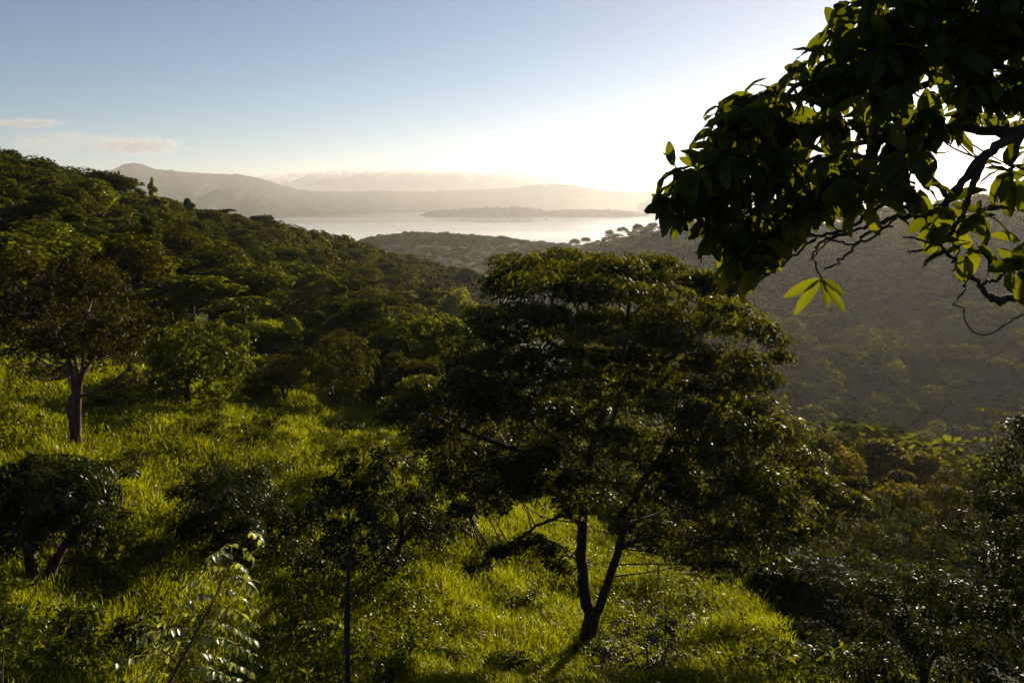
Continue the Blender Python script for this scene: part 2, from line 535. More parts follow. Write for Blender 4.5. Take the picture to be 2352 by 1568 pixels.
def tan_el(a, r):
    q = np.stack([a * KA, np.log(r) * KR], -1)
    sh = q.shape[:-1]
    q = q.reshape(-1, 2)
    out = np.empty(len(q))
    for i in range(0, len(q), 20000):
        b = q[i:i + 20000]
        out[i:i + 20000] = _k(((b[:, None] - _SX[None]) ** 2).sum(-1)) @ _w[:_n] + _w[_n] + b @ _w[_n + 1:]
    return out.reshape(sh)


def ground(x, y):
    """height of the terrain"""
    x = np.asarray(x, float); y = np.asarray(y, float)
    r = np.clip(np.hypot(x, y), 1.4, 1420)
    a = np.arctan2(x, y)
    lim = AZ_LIM
    inside = np.abs(a) <= lim
    t_in = tan_el(np.clip(a, -lim, lim), r)
    zz = t_in * r
    if not np.all(inside):
        zl = tan_el(np.full_like(r, -lim), r) * r
        zr = tan_el(np.full_like(r, lim), r) * r
        ab = np.where(a < 0, a + 2 * math.pi, a)
        f = np.clip((ab - lim) / (2 * math.pi - 2 * lim), 0, 1)
        f = f * f * (3 - 2 * f)
        zz = np.where(inside, zz, zr * (1 - f) + zl * f)
    amp = np.clip((r - 10) / 40, 0.12, 1) * 0.9 + np.clip((r - 200) / 500, 0, 1) * 3.0
    zz = zz + amp * fbm(x / 14.0, y / 14.0, 3, 5) * np.clip(r / 8 - 0.5, 0, 1) * np.where(r > 180, 0.6, 0.55)
    zz = zz + 0.75 * fbm(x / 4.2, y / 4.2, 3, 63) * np.clip(r / 6 - 1.2, 0, 1) * np.clip((90 - r) / 30, 0, 1)
    zz = zz + np.clip((r - 150) / 200, 0, 1) * (5.0 + 6.0 * np.clip(1 - np.abs(r - 420) / 300, 0, 1)) * fbm(x / 75.0, y / 75.0, 3, 9)
    zz = np.maximum(zz, np.where(r > 1250, -103.0, -102.0))
    return zz + CAMZ


va = np.concatenate([np.linspace(-math.pi, -0.72, 44)[:-1], np.linspace(-0.72, 0.72, 330), np.linspace(0.72, math.pi, 44)[1:]])
vr = np.exp(np.linspace(math.log(1.5), math.log(1430), 230))
A_, R_ = np.meshgrid(va, vr)
X_, Y_ = np.sin(A_) * R_, np.cos(A_) * R_
Z_ = ground(X_, Y_)
na, nr = len(va), len(vr)
Vt = np.stack([X_, Y_, Z_], -1).reshape(-1, 3)
i = np.arange(nr - 1)[:, None] * na; j = np.arange(na - 1)[None]
Ft = np.stack([i + j, i + j + 1, i + j + 1 + na, i + j + na], -1).reshape(-1, 4)
Vt = np.vstack([Vt, [0, 0, CAMZ - 1.75]])
cF = np.stack([np.arange(na - 1) + 1, np.arange(na - 1), np.full(na - 1, len(Vt) - 1)], -1)
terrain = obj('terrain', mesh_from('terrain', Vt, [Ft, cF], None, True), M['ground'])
tag(terrain, kind='structure')

# the lake: one sheet to the far shore
ang = np.linspace(0, 2 * math.pi, 97)[:-1]
rings = [1, 1000, 3000, 6000, 8700]
Vl = np.concatenate([np.stack([np.sin(ang) * q, np.cos(ang) * q, np.zeros(96)], -1) for q in rings])
i = np.arange(len(rings) - 1)[:, None] * 96; j = np.arange(96)[None]; k = (j + 1) % 96
lake = obj('lake', mesh_from('lake', Vl, [np.stack([i + j, i + j + 96, i + k + 96, i + k], -1).reshape(-1, 4)]), M['water'])
tag(lake, kind='structure')


# far mountains beyond the lake (their shore and their ridge, as bearings and sights)
def polar_land(name, a, r, Z):
    A2, R2 = a, r
    V = np.stack([np.sin(A2) * R2, np.cos(A2) * R2, Z], -1)
    n_r, n_a = Z.shape
    i = np.arange(n_r - 1)[:, None] * n_a; j = np.arange(n_a - 1)[None]
    F = np.stack([i + j, i + j + 1, i + j + 1 + n_a, i + j + n_a], -1).reshape(-1, 4)
    o = obj(name, mesh_from(name, V.reshape(-1, 3), [F], None, True), M['farland'])
    return tag(o, kind='structure')


SH_U = [-2500, 600, 700, 780, 860, 930, 1060, 1200, 1300, 1380, 1460, 1600, 3000]
SH_R = [4050, 4050, 4150, 4350, 4750, 5250, 5500, 6000, 6800, 7600, 7900, 7900, 7700]
RG_U = [-2500, 0, 180, 250, 270, 300, 320, 340, 360, 385, 420, 470, 520, 560, 610, 650, 700, 760, 820, 880, 950, 1020, 1100, 1160, 1220, 1260, 1300, 1340, 1380, 1450, 1600, 3000]
RG_V = [395, 400, 398, 396, 396, 389, 378, 374, 378, 388, 392, 397, 400, 399, 407, 420, 436, 440, 440, 438, 440, 438, 436, 432, 426, 422, 424, 430, 438, 441, 440, 438]
ma = np.linspace(brg(-2500), brg(3000) , 1500)
ms_ = np.linspace(0, 1, 90)
shr = np.interp(ma, [brg(u) for u in SH_U], SH_R)
rgr = np.maximum(7300, shr + 300)
rel = np.interp(ma, [brg(u) for u in RG_U], [float(ray(u, v)[1]) for u, v in zip(RG_U, RG_V)])
rgz = CAMZ + rel * rgr
S2, A2 = np.meshgrid(ms_, ma, indexing='ij')
RR = np.where(S2 < 0.8, shr + (rgr - shr) * S2 / 0.8, rgr + (8550 - rgr) * (S2 - 0.8) / 0.2)
prof = np.where(S2 < 0.8, (S2 / 0.8) ** 1.5, 1 - 0.6 * (S2 - 0.8) / 0.2)
spur = fbm(A2 * 26, S2 * 6, 5, 31)
foot = fbm(A2 * 26 + 3, S2 * 9, 4, 77)
lowf = 1 - 0.75 * np.clip(np.minimum(A2 - brg(620), brg(1190) - A2) / 0.03, 0, 1)
spur = spur * lowf
foot = foot * lowf
Zm = -3 + (rgz + 3) * prof + spur * 70 * np.sin(np.clip(S2 / 0.8, 0, 1) * math.pi) * np.clip(rgz / 260, 0.25, 1) + np.clip(foot, 0, 1) * 120 * np.exp(-((S2 - 0.25) / 0.16) ** 2) * np.clip(rgz / 300, 0.1, 1)
Zm += fbm(A2 * 90, S2 * 9, 4, 3) * 9 * np.clip(S2 * 5, 0, 1)
Zm += fbm(A2 * 420, S2 * 40, 3, 3) * 6 * np.clip(S2 * 8, 0, 1)
Zm[0] = -4
polar_land('mountain', A2, RR, Zm)


def island(name, U, Vv, r0, depth):
    a = np.linspace(brg(U[0]), brg(U[-1]), 260)
    tz = CAMZ + np.interp(a, [brg(u) for u in U], [float(ray(u, v)[1]) for u, v in zip(U, Vv)]) * (r0 + depth * 0.45)
    s = np.linspace(0, 1, 26)
    S, A = np.meshgrid(s, a, indexing='ij')
    Rr = r0 + depth * S
    Z = -3 + np.maximum(tz + 3, 0) * np.sin(np.clip(S, 0, 1) * math.pi) ** 0.55
    Z += fbm(A * 520, S * 9, 4, 8) * 15 * np.sin(S * math.pi) ** 0.5 * np.clip(tz / 30, 0.1, 1)
    return polar_land(name, A, Rr, Z)


island('land_island', [962, 970, 985, 1010, 1050, 1100, 1150, 1190, 1230, 1255, 1275, 1310, 1360, 1400, 1440, 1475, 1492],
       [500, 494, 488, 484, 482, 479, 477, 476, 480, 485, 484, 482, 483, 483, 486, 491, 499], 4250, 420)
island('land_headland', [1455, 1465, 1480, 1510, 1560, 1640, 1700], [474, 465, 459, 456, 455, 458, 474], 5900, 700)


# ------------------------------------------------------------------ plant builders
def twig_prisms(acc, A, B, ra, rb):
    """thin straight three-sided twigs from A to B (n,3)"""
    n = len(A)
    if n == 0: return
    T = nrm(B - A)
    ref = np.tile([0.3, 0.5, 0.81], (n, 1))
    U = nrm(np.cross(T, ref)); W = np.cross(T, U)
    V = []
    for (P, q) in ((A, ra), (B, rb)):
        for t in (0, 2.094, 4.189):
            V.append(P + q * (math.cos(t) * U + math.sin(t) * W))
    V = np.stack(V, 1).reshape(-1, 3)
    o = np.arange(n)[:, None] * 6
    F = np.concatenate([o + np.array([[0, 1, 4, 3]]), o + np.array([[1, 2, 5, 4]]), o + np.array([[2, 0, 3, 5]])])
    acc.add(V, [F])


def px_lobes(rows, r):
    out = []
    for row in rows:
        u, v, dr, ru, rv = row[:5]
        s = (r + dr) / F_PX * 1.04
        rd = row[5] if len(row) > 5 else ru
        out.append((at(u, v, r + dr), np.array([ru * s, rd * s, rv * s])))
    return out


def px_path(rows):
    return np.array([at(u, v, r) for u, v, r in rows])


def branch_nodes(paths, sub=6):
    return np.concatenate([catmull(p, sub) for p in paths])


def limb_to(acc, nodes, c, r0, r1, sag=0.1, seg=5):
    d = np.linalg.norm(nodes - c, axis=1) + 2.0 * np.maximum(0, nodes[:, 2] - c[2] + 0.25)
    a = nodes[np.argmin(d)]
    L = np.linalg.norm(c - a)
    m1 = a + (c - a) * 0.35 + np.array([0, 0, -sag * L]) + rng.normal(0, 0.03 * L, 3)
    m2 = a + (c - a) * 0.72 + np.array([0, 0, sag * 0.3 * L]) + rng.normal(0, 0.03 * L, 3)
    return tube(acc, [a, m1, m2, c], r0, r1, seg=seg, sub=4)


DENS = 2.4


def build_tree(name, label, cat, base, stems, lobes, leafmat, barkmat, per_area=60, k=6, L=0.14, W=0.05, templ=LEAF_MID,
               droop=0.35, arch=0.5, limb_r=0.03, twig_r=0.006, shell=0.55, up=0.35, group=None, twig_share=0.5, tone_shift=0.0, upn=0.8, dens=1.0):
    """stems: [(points, radii)] in world coordinates; lobes: [(centre, radii)]"""
    base = np.asarray(base, float)
    root = empty(name, base, label, cat, group)
    wood = Acc(); crown = Acc(); tw = Acc()
    for pts, rad in stems:
        tube(wood, pts, rad, seg=9, sub=6, lump=0.05)
    nodes = branch_nodes([s[0] for s in stems])
    # ragged outline: shift and resize the boughs, and let some shoot past the rest
    rag = []
    mid = np.mean([c for c, _ in lobes], axis=0)
    for c, rad in lobes:
        c = c + rng.normal(0, 0.16, 3) * rad
        rag.append((c, rad * rng.uniform(0.75, 1.15)))
        for _ in range(int(rng.integers(1, 4))):
            o_ = nrm(rng.normal(0, 1, 3) + nrm(c - mid) * 0.9 + np.array([0, 0, 0.35]))
            rag.append((c + o_ * rad * rng.uniform(0.75, 1.35), rad * rng.uniform(0.28, 0.5)))
    for c, rad in rag:
        limb_to(wood, nodes, c, limb_r * min(1.0, rad[0] * 1.6 + 0.3), limb_r * 0.3)
        area = 4 * (rad[0] * rad[1] + rad[0] * rad[2] + rad[1] * rad[2])
        n = max(4, int(area * per_area * DENS * dens * 0.85 / 4))
        P, d = lobe_points(c, rad, n, shell, up)
        q_ = P / (0.28 * float(np.mean(rad)) + 0.12)
        kp = vnoise(q_[:, 0] + q_[:, 2] * 0.7, q_[:, 1] - q_[:, 2] * 0.9, 19) > 0.33
        P, d = P[kp], d[kp]
        n = len(P)
        if n == 0: continue
        A = nrm(d + np.array([0, 0, 0.5]))
        tn = np.clip(rng.normal(0.5 + tone_shift, 0.28, n), 0, 1)
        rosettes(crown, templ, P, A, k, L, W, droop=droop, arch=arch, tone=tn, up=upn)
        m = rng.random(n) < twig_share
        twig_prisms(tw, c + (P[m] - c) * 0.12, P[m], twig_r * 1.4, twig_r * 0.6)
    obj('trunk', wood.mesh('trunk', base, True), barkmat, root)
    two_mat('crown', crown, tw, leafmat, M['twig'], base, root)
    return root


def in_poly(u, v, poly):
    ins = False
    j = len(poly) - 1
    for i in range(len(poly)):
        a, b = poly[i], poly[j]
        if (a[1] > v) != (b[1] > v) and u < (b[0] - a[0]) * (v - a[1]) / (b[1] - a[1]) + a[0]: ins = not ins
        j = i
    return ins


# ------------------------------------------------------------------ the big spreading tree on the slope
def big_tree():
    r = 20.0
    base = at(1350, 1515, r); base[2] = float(ground(base[0], base[1])) - 0.1
    root = empty('mango_tree', base, 'big dark spreading tree with a forked trunk standing alone in the sunlit grass', 'tree')
    fork = at(1363, 1400, r)
    main = [base, at(1352, 1460, r), at(1358, 1425, r), fork]
    wood = Acc()
    tube(wood, main, [0.29, 0.23, 0.215, 0.22], seg=12, lump=0.04)
    obj('trunk', wood.mesh('trunk', base, True), M['bark'], root)
    stems = []
    s1 = px_path([(1358, 1415, 20), (1342, 1360, 20), (1336, 1280, 20), (1338, 1200, 20), (1346, 1110, 19.9), (1366, 1010, 19.8), (1402, 900, 19.7), (1430, 800, 19.8), (1445, 700, 20), (1440, 640, 20.2)])
    s2 = px_path([(1368, 1412, 20), (1392, 1350, 19.9), (1418, 1270, 19.7), (1438, 1200, 19.5), (1470, 1120, 19.3), (1530, 1030, 19.2), (1600, 950, 19.1), (1680, 890, 19.3), (1750, 850, 19.6)])
    s3 = px_path([(1340, 1190, 20), (1310, 1120, 20.4), (1250, 1010, 20.8), (1180, 900, 21), (1130, 800, 21), (1150, 700, 21)])
    s4 = px_path([(1345, 1150, 19.9), (1290, 1090, 19.2), (1200, 1040, 18.4), (1100, 1000, 17.8), (1000, 960, 17.6), (920, 940, 17.8)])
    s5 = px_path([(1440, 890, 19.7), (1520, 840, 19.9), (1600, 770, 20.2), (1660, 700, 20.4), (1690, 660, 20.5)])
    s6 = px_path([(1470, 1120, 19.3), (1560, 1120, 18.5), (1680, 1110, 18), (1790, 1110, 18), (1900, 1130, 18.3)])
    s7 = px_path([(1338, 1210, 20), (1300, 1185, 19.4), (1250, 1200, 18.9), (1190, 1235, 18.6), (1120, 1275, 18.4)])
    s8 = px_path([(1460, 800, 19.8), (1400, 760, 18.6), (1330, 740, 17.8), (1250, 740, 17.4)])
    s9 = px_path([(1420, 1260, 19.7), (1500, 1230, 18.8), (1590, 1230, 18.2), (1680, 1240, 18)])
    s10 = px_path([(1400, 990, 19.8), (1420, 900, 21), (1380, 800, 22.2), (1350, 690, 22.6)])
    for pts, rad in ((s1, [0.17, 0.15, 0.12, 0.09, 0.06, 0.03]), (s2, [0.13, 0.11, 0.095, 0.08, 0.055, 0.03]), (s3, [0.09, 0.07, 0.05, 0.025]),
                     (s4, [0.09, 0.07, 0.05, 0.025]), (s5, [0.07, 0.05, 0.025]), (s6, [0.08, 0.06, 0.04, 0.02]), (s7, [0.06, 0.04, 0.02]),
                     (s8, [0.06, 0.04, 0.02]), (s9, [0.07, 0.05, 0.025]), (s10, [0.08, 0.06, 0.03])):
        a = Acc(); tube(a, pts, rad, seg=9, sub=6, wob=0.012, lump=0.05)
        obj('limb', a.mesh('limb', base, True), M['bark'], root)
        stems.append(pts)
    nodes = branch_nodes(stems)
    rows = [
        (1185, 612, 0, 70, 26), (1290, 603, 1, 80, 28), (1400, 616, -1, 85, 28), (1500, 612, 1, 60, 26), (1575, 642, 0, 60, 26), (1645, 652, 0, 55, 30), (1690, 665, 0, 30, 22),
        (1240, 660, -2, 105, 28), (1380, 668, -2.5, 105, 30), (1500, 688, -2, 95, 32), (1150, 655, 0, 50, 34), (1300, 640, 2.5, 140, 30), (1450, 650, 2.5, 120, 30),
        (1130, 740, -1, 60, 30), (1240, 742, -3, 95, 34), (1390, 765, -3.5, 95, 36), (1530, 765, -2, 85, 30), (1640, 742, 1, 65, 26), (1715, 742, 0, 50, 24), (1770, 785, 0, 42, 26), (1795, 826, 0, 26, 16),
        (1055, 835, -1, 65, 36), (1165, 838, -3, 95, 36), (1290, 868, -4, 90, 30), (970, 895, 0, 60, 28), (910, 935, 0, 42, 22), (1080, 920, -3, 105, 36), (1200, 945, -3.5, 90, 36),
        (1620, 845, -1, 55, 26), (1700, 868, -2, 70, 30), (1765, 885, 0, 42, 26), (1735, 935, 0, 70, 36), (1640, 975, -3, 85, 36), (1420, 860, 2, 80, 30), (1520, 880, 2.5, 50, 24),
        (985, 985, -1, 62, 28), (1065, 1050, -2, 75, 34), (1020, 1110, 0, 52, 30), (1140, 1075, -3, 85, 36), (1240, 1060, -3, 55, 30), (1300, 980, -2, 55, 30),
        (1545, 1020, -3, 65, 36), (1640, 1055, -3, 85, 42), (1755, 1010, -1, 72, 34), (1828, 1008, 0, 40, 24), (1845, 1065, -1, 62, 32), (1750, 1110, -3, 85, 40), (1890, 1115, 0, 45, 22), (1945, 1147, 0, 34, 15),
        (1640, 1150, -3, 95, 44), (1540, 1130, -3, 75, 40), (1800, 1180, -2, 85, 36), (1700, 1225, -2, 95, 40), (1590, 1245, -2, 75, 38), (1790, 1240, -1, 55, 30), (1650, 1300, -2, 62, 28), (1505, 1225, -1.5, 45, 40),
        (1360, 1150, -1.5, 60, 30), (1430, 1180, -1.5, 56, 30), (1300, 1165, -1.2, 50, 24), (1480, 1140, -2, 56, 32), (1870, 1180, -1, 60, 24), (1900, 1150, 0, 60, 26), (1962, 1158, 0, 40, 17), (1860, 1205, -0.5, 62, 28), (1820, 1100, -0.5, 60, 34), (1010, 1040, -0.5, 60, 34), (1090, 1120, -1.5, 70, 32), (1190, 1110, -2, 70, 34), (1270, 1120, -2, 60, 30), (1000, 940, -0.5, 70, 34), (900, 960, 0, 40, 24), (1440, 1010, 2.5, 60, 40), (1360, 920, 2.5, 70, 35),
        (1120, 1160, -1, 60, 16), (1060, 1172, -0.8, 36, 13), (1190, 1140, -1, 40, 18),
        (1095, 1300, -1.6, 36, 18), (1150, 1268, -1.6, 44, 18), (1215, 1250, -1.4, 46, 18), (1262, 1278, -1.3, 44, 26), (1292, 1312, -1.2, 26, 20),
    ]
    hull = [(1160, 610), (1400, 605), (1560, 635), (1680, 660), (1690, 700), (1780, 800), (1750, 860), (1810, 960), (1840, 1040), (1920, 1130), (1840, 1210), (1700, 1295), (1590, 1280),
            (1490, 1215), (1420, 1150), (1330, 1130), (1190, 1130), (1040, 1150), (985, 1090), (960, 1000), (880, 950), (950, 880), (1070, 810), (1120, 710)]
    extra = 0
    for gu in range(890, 1980, 76):
        for gv in range(620, 1300, 54):
            u, v = gu + rng.uniform(-24, 24), gv + rng.uniform(-18, 18)
            if not in_poly(u, v, hull): continue
            rows.append((u, v, rng.uniform(-4.0, 2.5) * (1 if gv > 680 else 0.6), rng.uniform(44, 72), rng.uniform(20, 34)))
    crown = Acc(); wood = Acc()
    for c, rad in px_lobes([(q[0], q[1], q[2], q[3] * 1.06, q[4] * 1.12) for q in rows], r):
        limb_to(wood, nodes, c, 0.022, 0.009, sag=0.04)
        n = int(45 + 120 * rad[0] * rad[1] * 1.2)
        P, d = lobe_points(c, rad, n, 0.5, 0.42)
        kp = vnoise(P[:, 0] / 0.32 + P[:, 2] * 1.9, P[:, 1] / 0.32 - P[:, 2] * 2.3, 23) > 0.30
        P, d = P[kp], d[kp]; n = len(P)
        A = nrm(d * np.array([1, 1, 0.6]) + np.array([0, 0, 0.55]))
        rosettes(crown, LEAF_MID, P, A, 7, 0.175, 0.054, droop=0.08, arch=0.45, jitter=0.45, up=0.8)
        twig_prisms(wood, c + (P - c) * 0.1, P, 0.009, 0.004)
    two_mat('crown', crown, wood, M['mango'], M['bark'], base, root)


big_tree()


# ------------------------------------------------------------------ the broad-leaved tree overhanging the viewpoint
def overhang():
    tb = at(3150, 784, 6.4); tb[2] = float(ground(tb[0], tb[1])) - 0.1
    root = empty('overhanging_tree', tb, 'large leaved tree hanging its boughs over the viewpoint, black against the glare', 'tree')
    top = at(2900, -60, 5.9)
    a = Acc(); tube(a, [tb, tb + [0.1, 0.05, 1.5], tb * 0.4 + top * 0.6 + [0.15, 0, 0], top], [0.24, 0.19, 0.16, 0.13], seg=12, lump=0.05)
    obj('trunk', a.mesh('trunk', tb, True), M['bark'], root)
    B = [
        ([(2900, -60, 5.9), (2560, 190, 5.4), (2352, 300, 5.2), (2255, 365, 5.1), (2185, 450, 5.0), (2120, 488, 4.9), (2040, 505, 4.8), (1980, 545, 4.72), (1935, 595, 4.68), (1893, 618, 4.65)], [0.08, 0.04, 0.027, 0.023, 0.018, 0.012, 0.009, 0.007, 0.005]),
        ([(2185, 450, 5.0), (2110, 395, 4.9), (1990, 360, 4.8), (1850, 365, 4.7), (1700, 372, 4.6), (1590, 392, 4.5), (1548, 378, 4.45), (1540, 362, 4.44)], [0.016, 0.012, 0.009, 0.006, 0.004, 0.003]),
        ([(2560, 190, 5.4), (2360, 100, 5.7), (2200, 60, 5.6), (2060, 50, 5.5), (1970, 70, 5.4), (1900, 120, 5.3)], [0.05, 0.035, 0.025, 0.016, 0.01, 0.006]),
        ([(2360, 100, 5.7), (2200, 180, 5.6), (2010, 215, 5.4), (1860, 225, 5.2), (1730, 235, 5.1), (1655, 262, 5.0)], [0.03, 0.022, 0.016, 0.01, 0.007, 0.004]),
        ([(2352, 300, 5.2), (2150, 300, 5.6), (1950, 340, 5.5), (1800, 430, 5.2), (1660, 480, 5.0), (1550, 505, 4.9)], [0.03, 0.022, 0.016, 0.011, 0.007, 0.004]),
        ([(2120, 488, 4.9), (2030, 470, 4.9), (1960, 520, 4.85), (1880, 545, 4.8), (1820, 590, 4.75), (1760, 630, 4.7)], [0.013, 0.011, 0.009, 0.007, 0.004]),
        ([(2040, 505, 4.8), (1960, 530, 4.72), (1900, 548, 4.7), (1872, 575, 4.68), (1873, 610, 4.66), (1886, 636, 4.65)], [0.009, 0.007, 0.006, 0.005, 0.004]),
        ([(2255, 365, 5.1), (2230, 440, 5.0), (2205, 500, 4.9), (2170, 545, 4.85), (2120, 575, 4.8), (2085, 578, 4.8)], [0.022, 0.015, 0.012, 0.008, 0.005]),
        ([(2700, 640, 5.2), (2450, 655, 5.0), (2352, 676, 4.85), (2290, 690, 4.8), (2255, 658, 4.8), (2205, 610, 4.8), (2150, 560, 4.78), (2075, 545, 4.75)], [0.04, 0.026, 0.022, 0.02, 0.013, 0.010, 0.007, 0.005]),
        ([(2900, -60, 5.9), (2850, 300, 5.6), (2700, 640, 5.2)], [0.08, 0.055, 0.04]),
        ([(2255, 652, 4.8), (2300, 635, 4.8), (2340, 590, 4.8), (2370, 540, 4.8)], [0.010, 0.008, 0.006]),
        ([(2190, 620, 4.8), (2215, 650, 4.78), (2205, 680, 4.76), (2188, 700, 4.76)], [0.006, 0.005, 0.003]),
        ([(2060, 500, 4.82), (2010, 540, 4.75), (1955, 560, 4.7), (1905, 555, 4.68), (1860, 600, 4.66)], [0.007, 0.006, 0.004]),
        ([(2050, 520, 4.82), (1990, 520, 4.78), (1930, 545, 4.74), (1850, 540, 4.72)], [0.007, 0.006, 0.004]),
        ([(2352, 300, 5.2), (2330, 360, 5.15), (2320, 410, 5.1), (2340, 450, 5.1)], [0.016, 0.012, 0.008]),
    ]
    paths = []
    for rows, rad in B:
        P = px_path(rows)
        a = Acc(); C = tube(a, P, rad, seg=8, sub=7, wob=0.006, lump=0.09)
        obj('branch', a.mesh('branch', tb, True), M['twig'], root)
        paths.append(C)
    nodes = np.concatenate(paths)
    # whorls of leaves
    poly = [(1990, -60), (1945, 60), (1880, 160), (1800, 205), (1720, 235), (1665, 280), (1655, 350), (1590, 395), (1545, 440), (1540, 500), (1590, 528), (1680, 560),
            (1735, 600), (1780, 570), (1840, 490), (1950, 440), (2050, 395), (2120, 330), (2200, 280), (2300, 235), (2440, 250), (2440, -60)]
    P = []
    tries = 0
    while len(P) < 285 and tries < 20000:
        tries += 1
        u, v = rng.uniform(1520, 2440), rng.uniform(-60, 620)
        if not in_poly(u, v, poly): continue
        if u > 2080 and v > 60 and rng.random() < 0.25: continue
        if vnoise(u / 60.0, v / 60.0, 41) < 0.29 and u > 1800: continue
        rr = rng.uniform(4.45, 5.0) + (u - 1500) / 900 * 0.9
        P.append(at(u, v, rr))
    for (u, v, rr) in [(2150, 505, 4.85), (2195, 515, 4.8), (2235, 560, 4.8), (2175, 470, 4.9), (2245, 490, 4.85), (2205, 575, 4.75), (2330, 400, 5.0), (2310, 385, 5.1),
                       (2345, 560, 4.8), (2352, 610, 4.75), (1650, 262, 5.0), (1675, 250, 5.0), (1700, 225, 5.05), (1735, 215, 5.1), (1770, 205, 5.1), (1810, 185, 5.2), (1850, 160, 5.25), (1880, 140, 5.3), (1900, 105, 5.3), (1925, 70, 5.35), (1940, 35, 5.4), (1955, 5, 5.4), (1640, 300, 4.9), (1650, 340, 4.8), (1680, 310, 4.9), (1760, 240, 5.1), (1548, 385, 4.45), (1560, 420, 4.5), (1535, 445, 4.5), (1850, 505, 4.7), (1730, 610, 4.65), (1745, 600, 4.8), (1700, 600, 4.7), (1990, 470, 4.7), (2080, 430, 4.85), (2110, 420, 4.8)]:
        P.append(at(u, v, rr))
    # the part of the crown above and beside the frame
    for _ in range(170):
        P.append(at(rng.uniform(2250, 3200), rng.uniform(-420, 420), rng.uniform(5.2, 7.0)))
    for _ in range(60):
        P.append(at(rng.uniform(2050, 2500), rng.uniform(-420, -40), rng.uniform(5.2, 6.2)))
    for uu in range(1600, 2130, 60):
        P.append(at(uu, 372 + rng.uniform(-26, 34), 4.42 + (uu - 1600) / 1500 + rng.uniform(-0.05, 0.08)))
    P = np.array(P)
    fol = Acc(); tw = Acc()
    for p in P:
        dd = np.linalg.norm(nodes - p, axis=1)
        q = nodes[np.argmin(dd)]
        if dd.min() > 0.05:
            m1 = q * 0.6 + p * 0.4 + np.array([0, 0, -0.04]) + rng.normal(0, 0.02, 3)
            tube(tw, [q, m1, p], 0.006, 0.003, seg=5, sub=4)
        ax = nrm(nrm(p - q) + np.array([-0.3, -0.1, 0.35]))
        k = int(rng.integers(5, 8))
        rosettes(fol, LEAF_FINE, p[None], ax[None], k, 0.208, 0.078, droop=0.6, spread=1.0, arch=1.2, jitter=0.4, up=0.7, tone=np.array([rng.random()]))
    # the lone spray that hangs lowest
    sp0 = at(1886, 640, 4.65)
    tips = [(1802, 702), (1838, 742), (1893, 720), (1926, 736), (1934, 688)]
    spray = Acc()
    for (u, v) in tips:
        e = at(u, v, 4.65 + rng.uniform(-0.08, 0.08))
        D = e - sp0
        L = np.linalg.norm(D) * 0.98
        D = nrm(D) + np.array([np.sign(D[0]) * 0.16, 0, 0.16])
        leaves(spray, LEAF_FINE, sp0[None], D[None], np.array([[rng.normal(0, 0.35), -0.7, 0.4]]), L * 0.95, 0.064, 0.85, np.array([rng.uniform(0.0, 0.22)]))
    tube(spray, [sp0 + [0, 0, 0.015], sp0 + [0, 0, -0.02]], 0.006, 0.004, seg=5)
    lm = obj('leaf_spray', spray.mesh('leaf_spray', tb, True), M['guava'], root)
    lm['label'] = 'lone drooping spray of five backlit yellow-green leaves'
    two_mat('foliage', fol, tw, M['guava'], M['twig'], tb, root, True)
    # a dry tendril curling off the lowest bough
    a = Acc(); tube(a, px_path([(2188, 700, 4.76), (2212, 708, 4.76), (2216, 735, 4.76), (2236, 762, 4.76), (2270, 768, 4.76), (2310, 745, 4.76), (2352, 722, 4.76), (2420, 700, 4.8), (2460, 660, 5.0)]), 0.0035, 0.0045, seg=6, sub=8)
    obj('tendril', a.mesh('tendril', tb, True), M['twig'], root)


overhang()


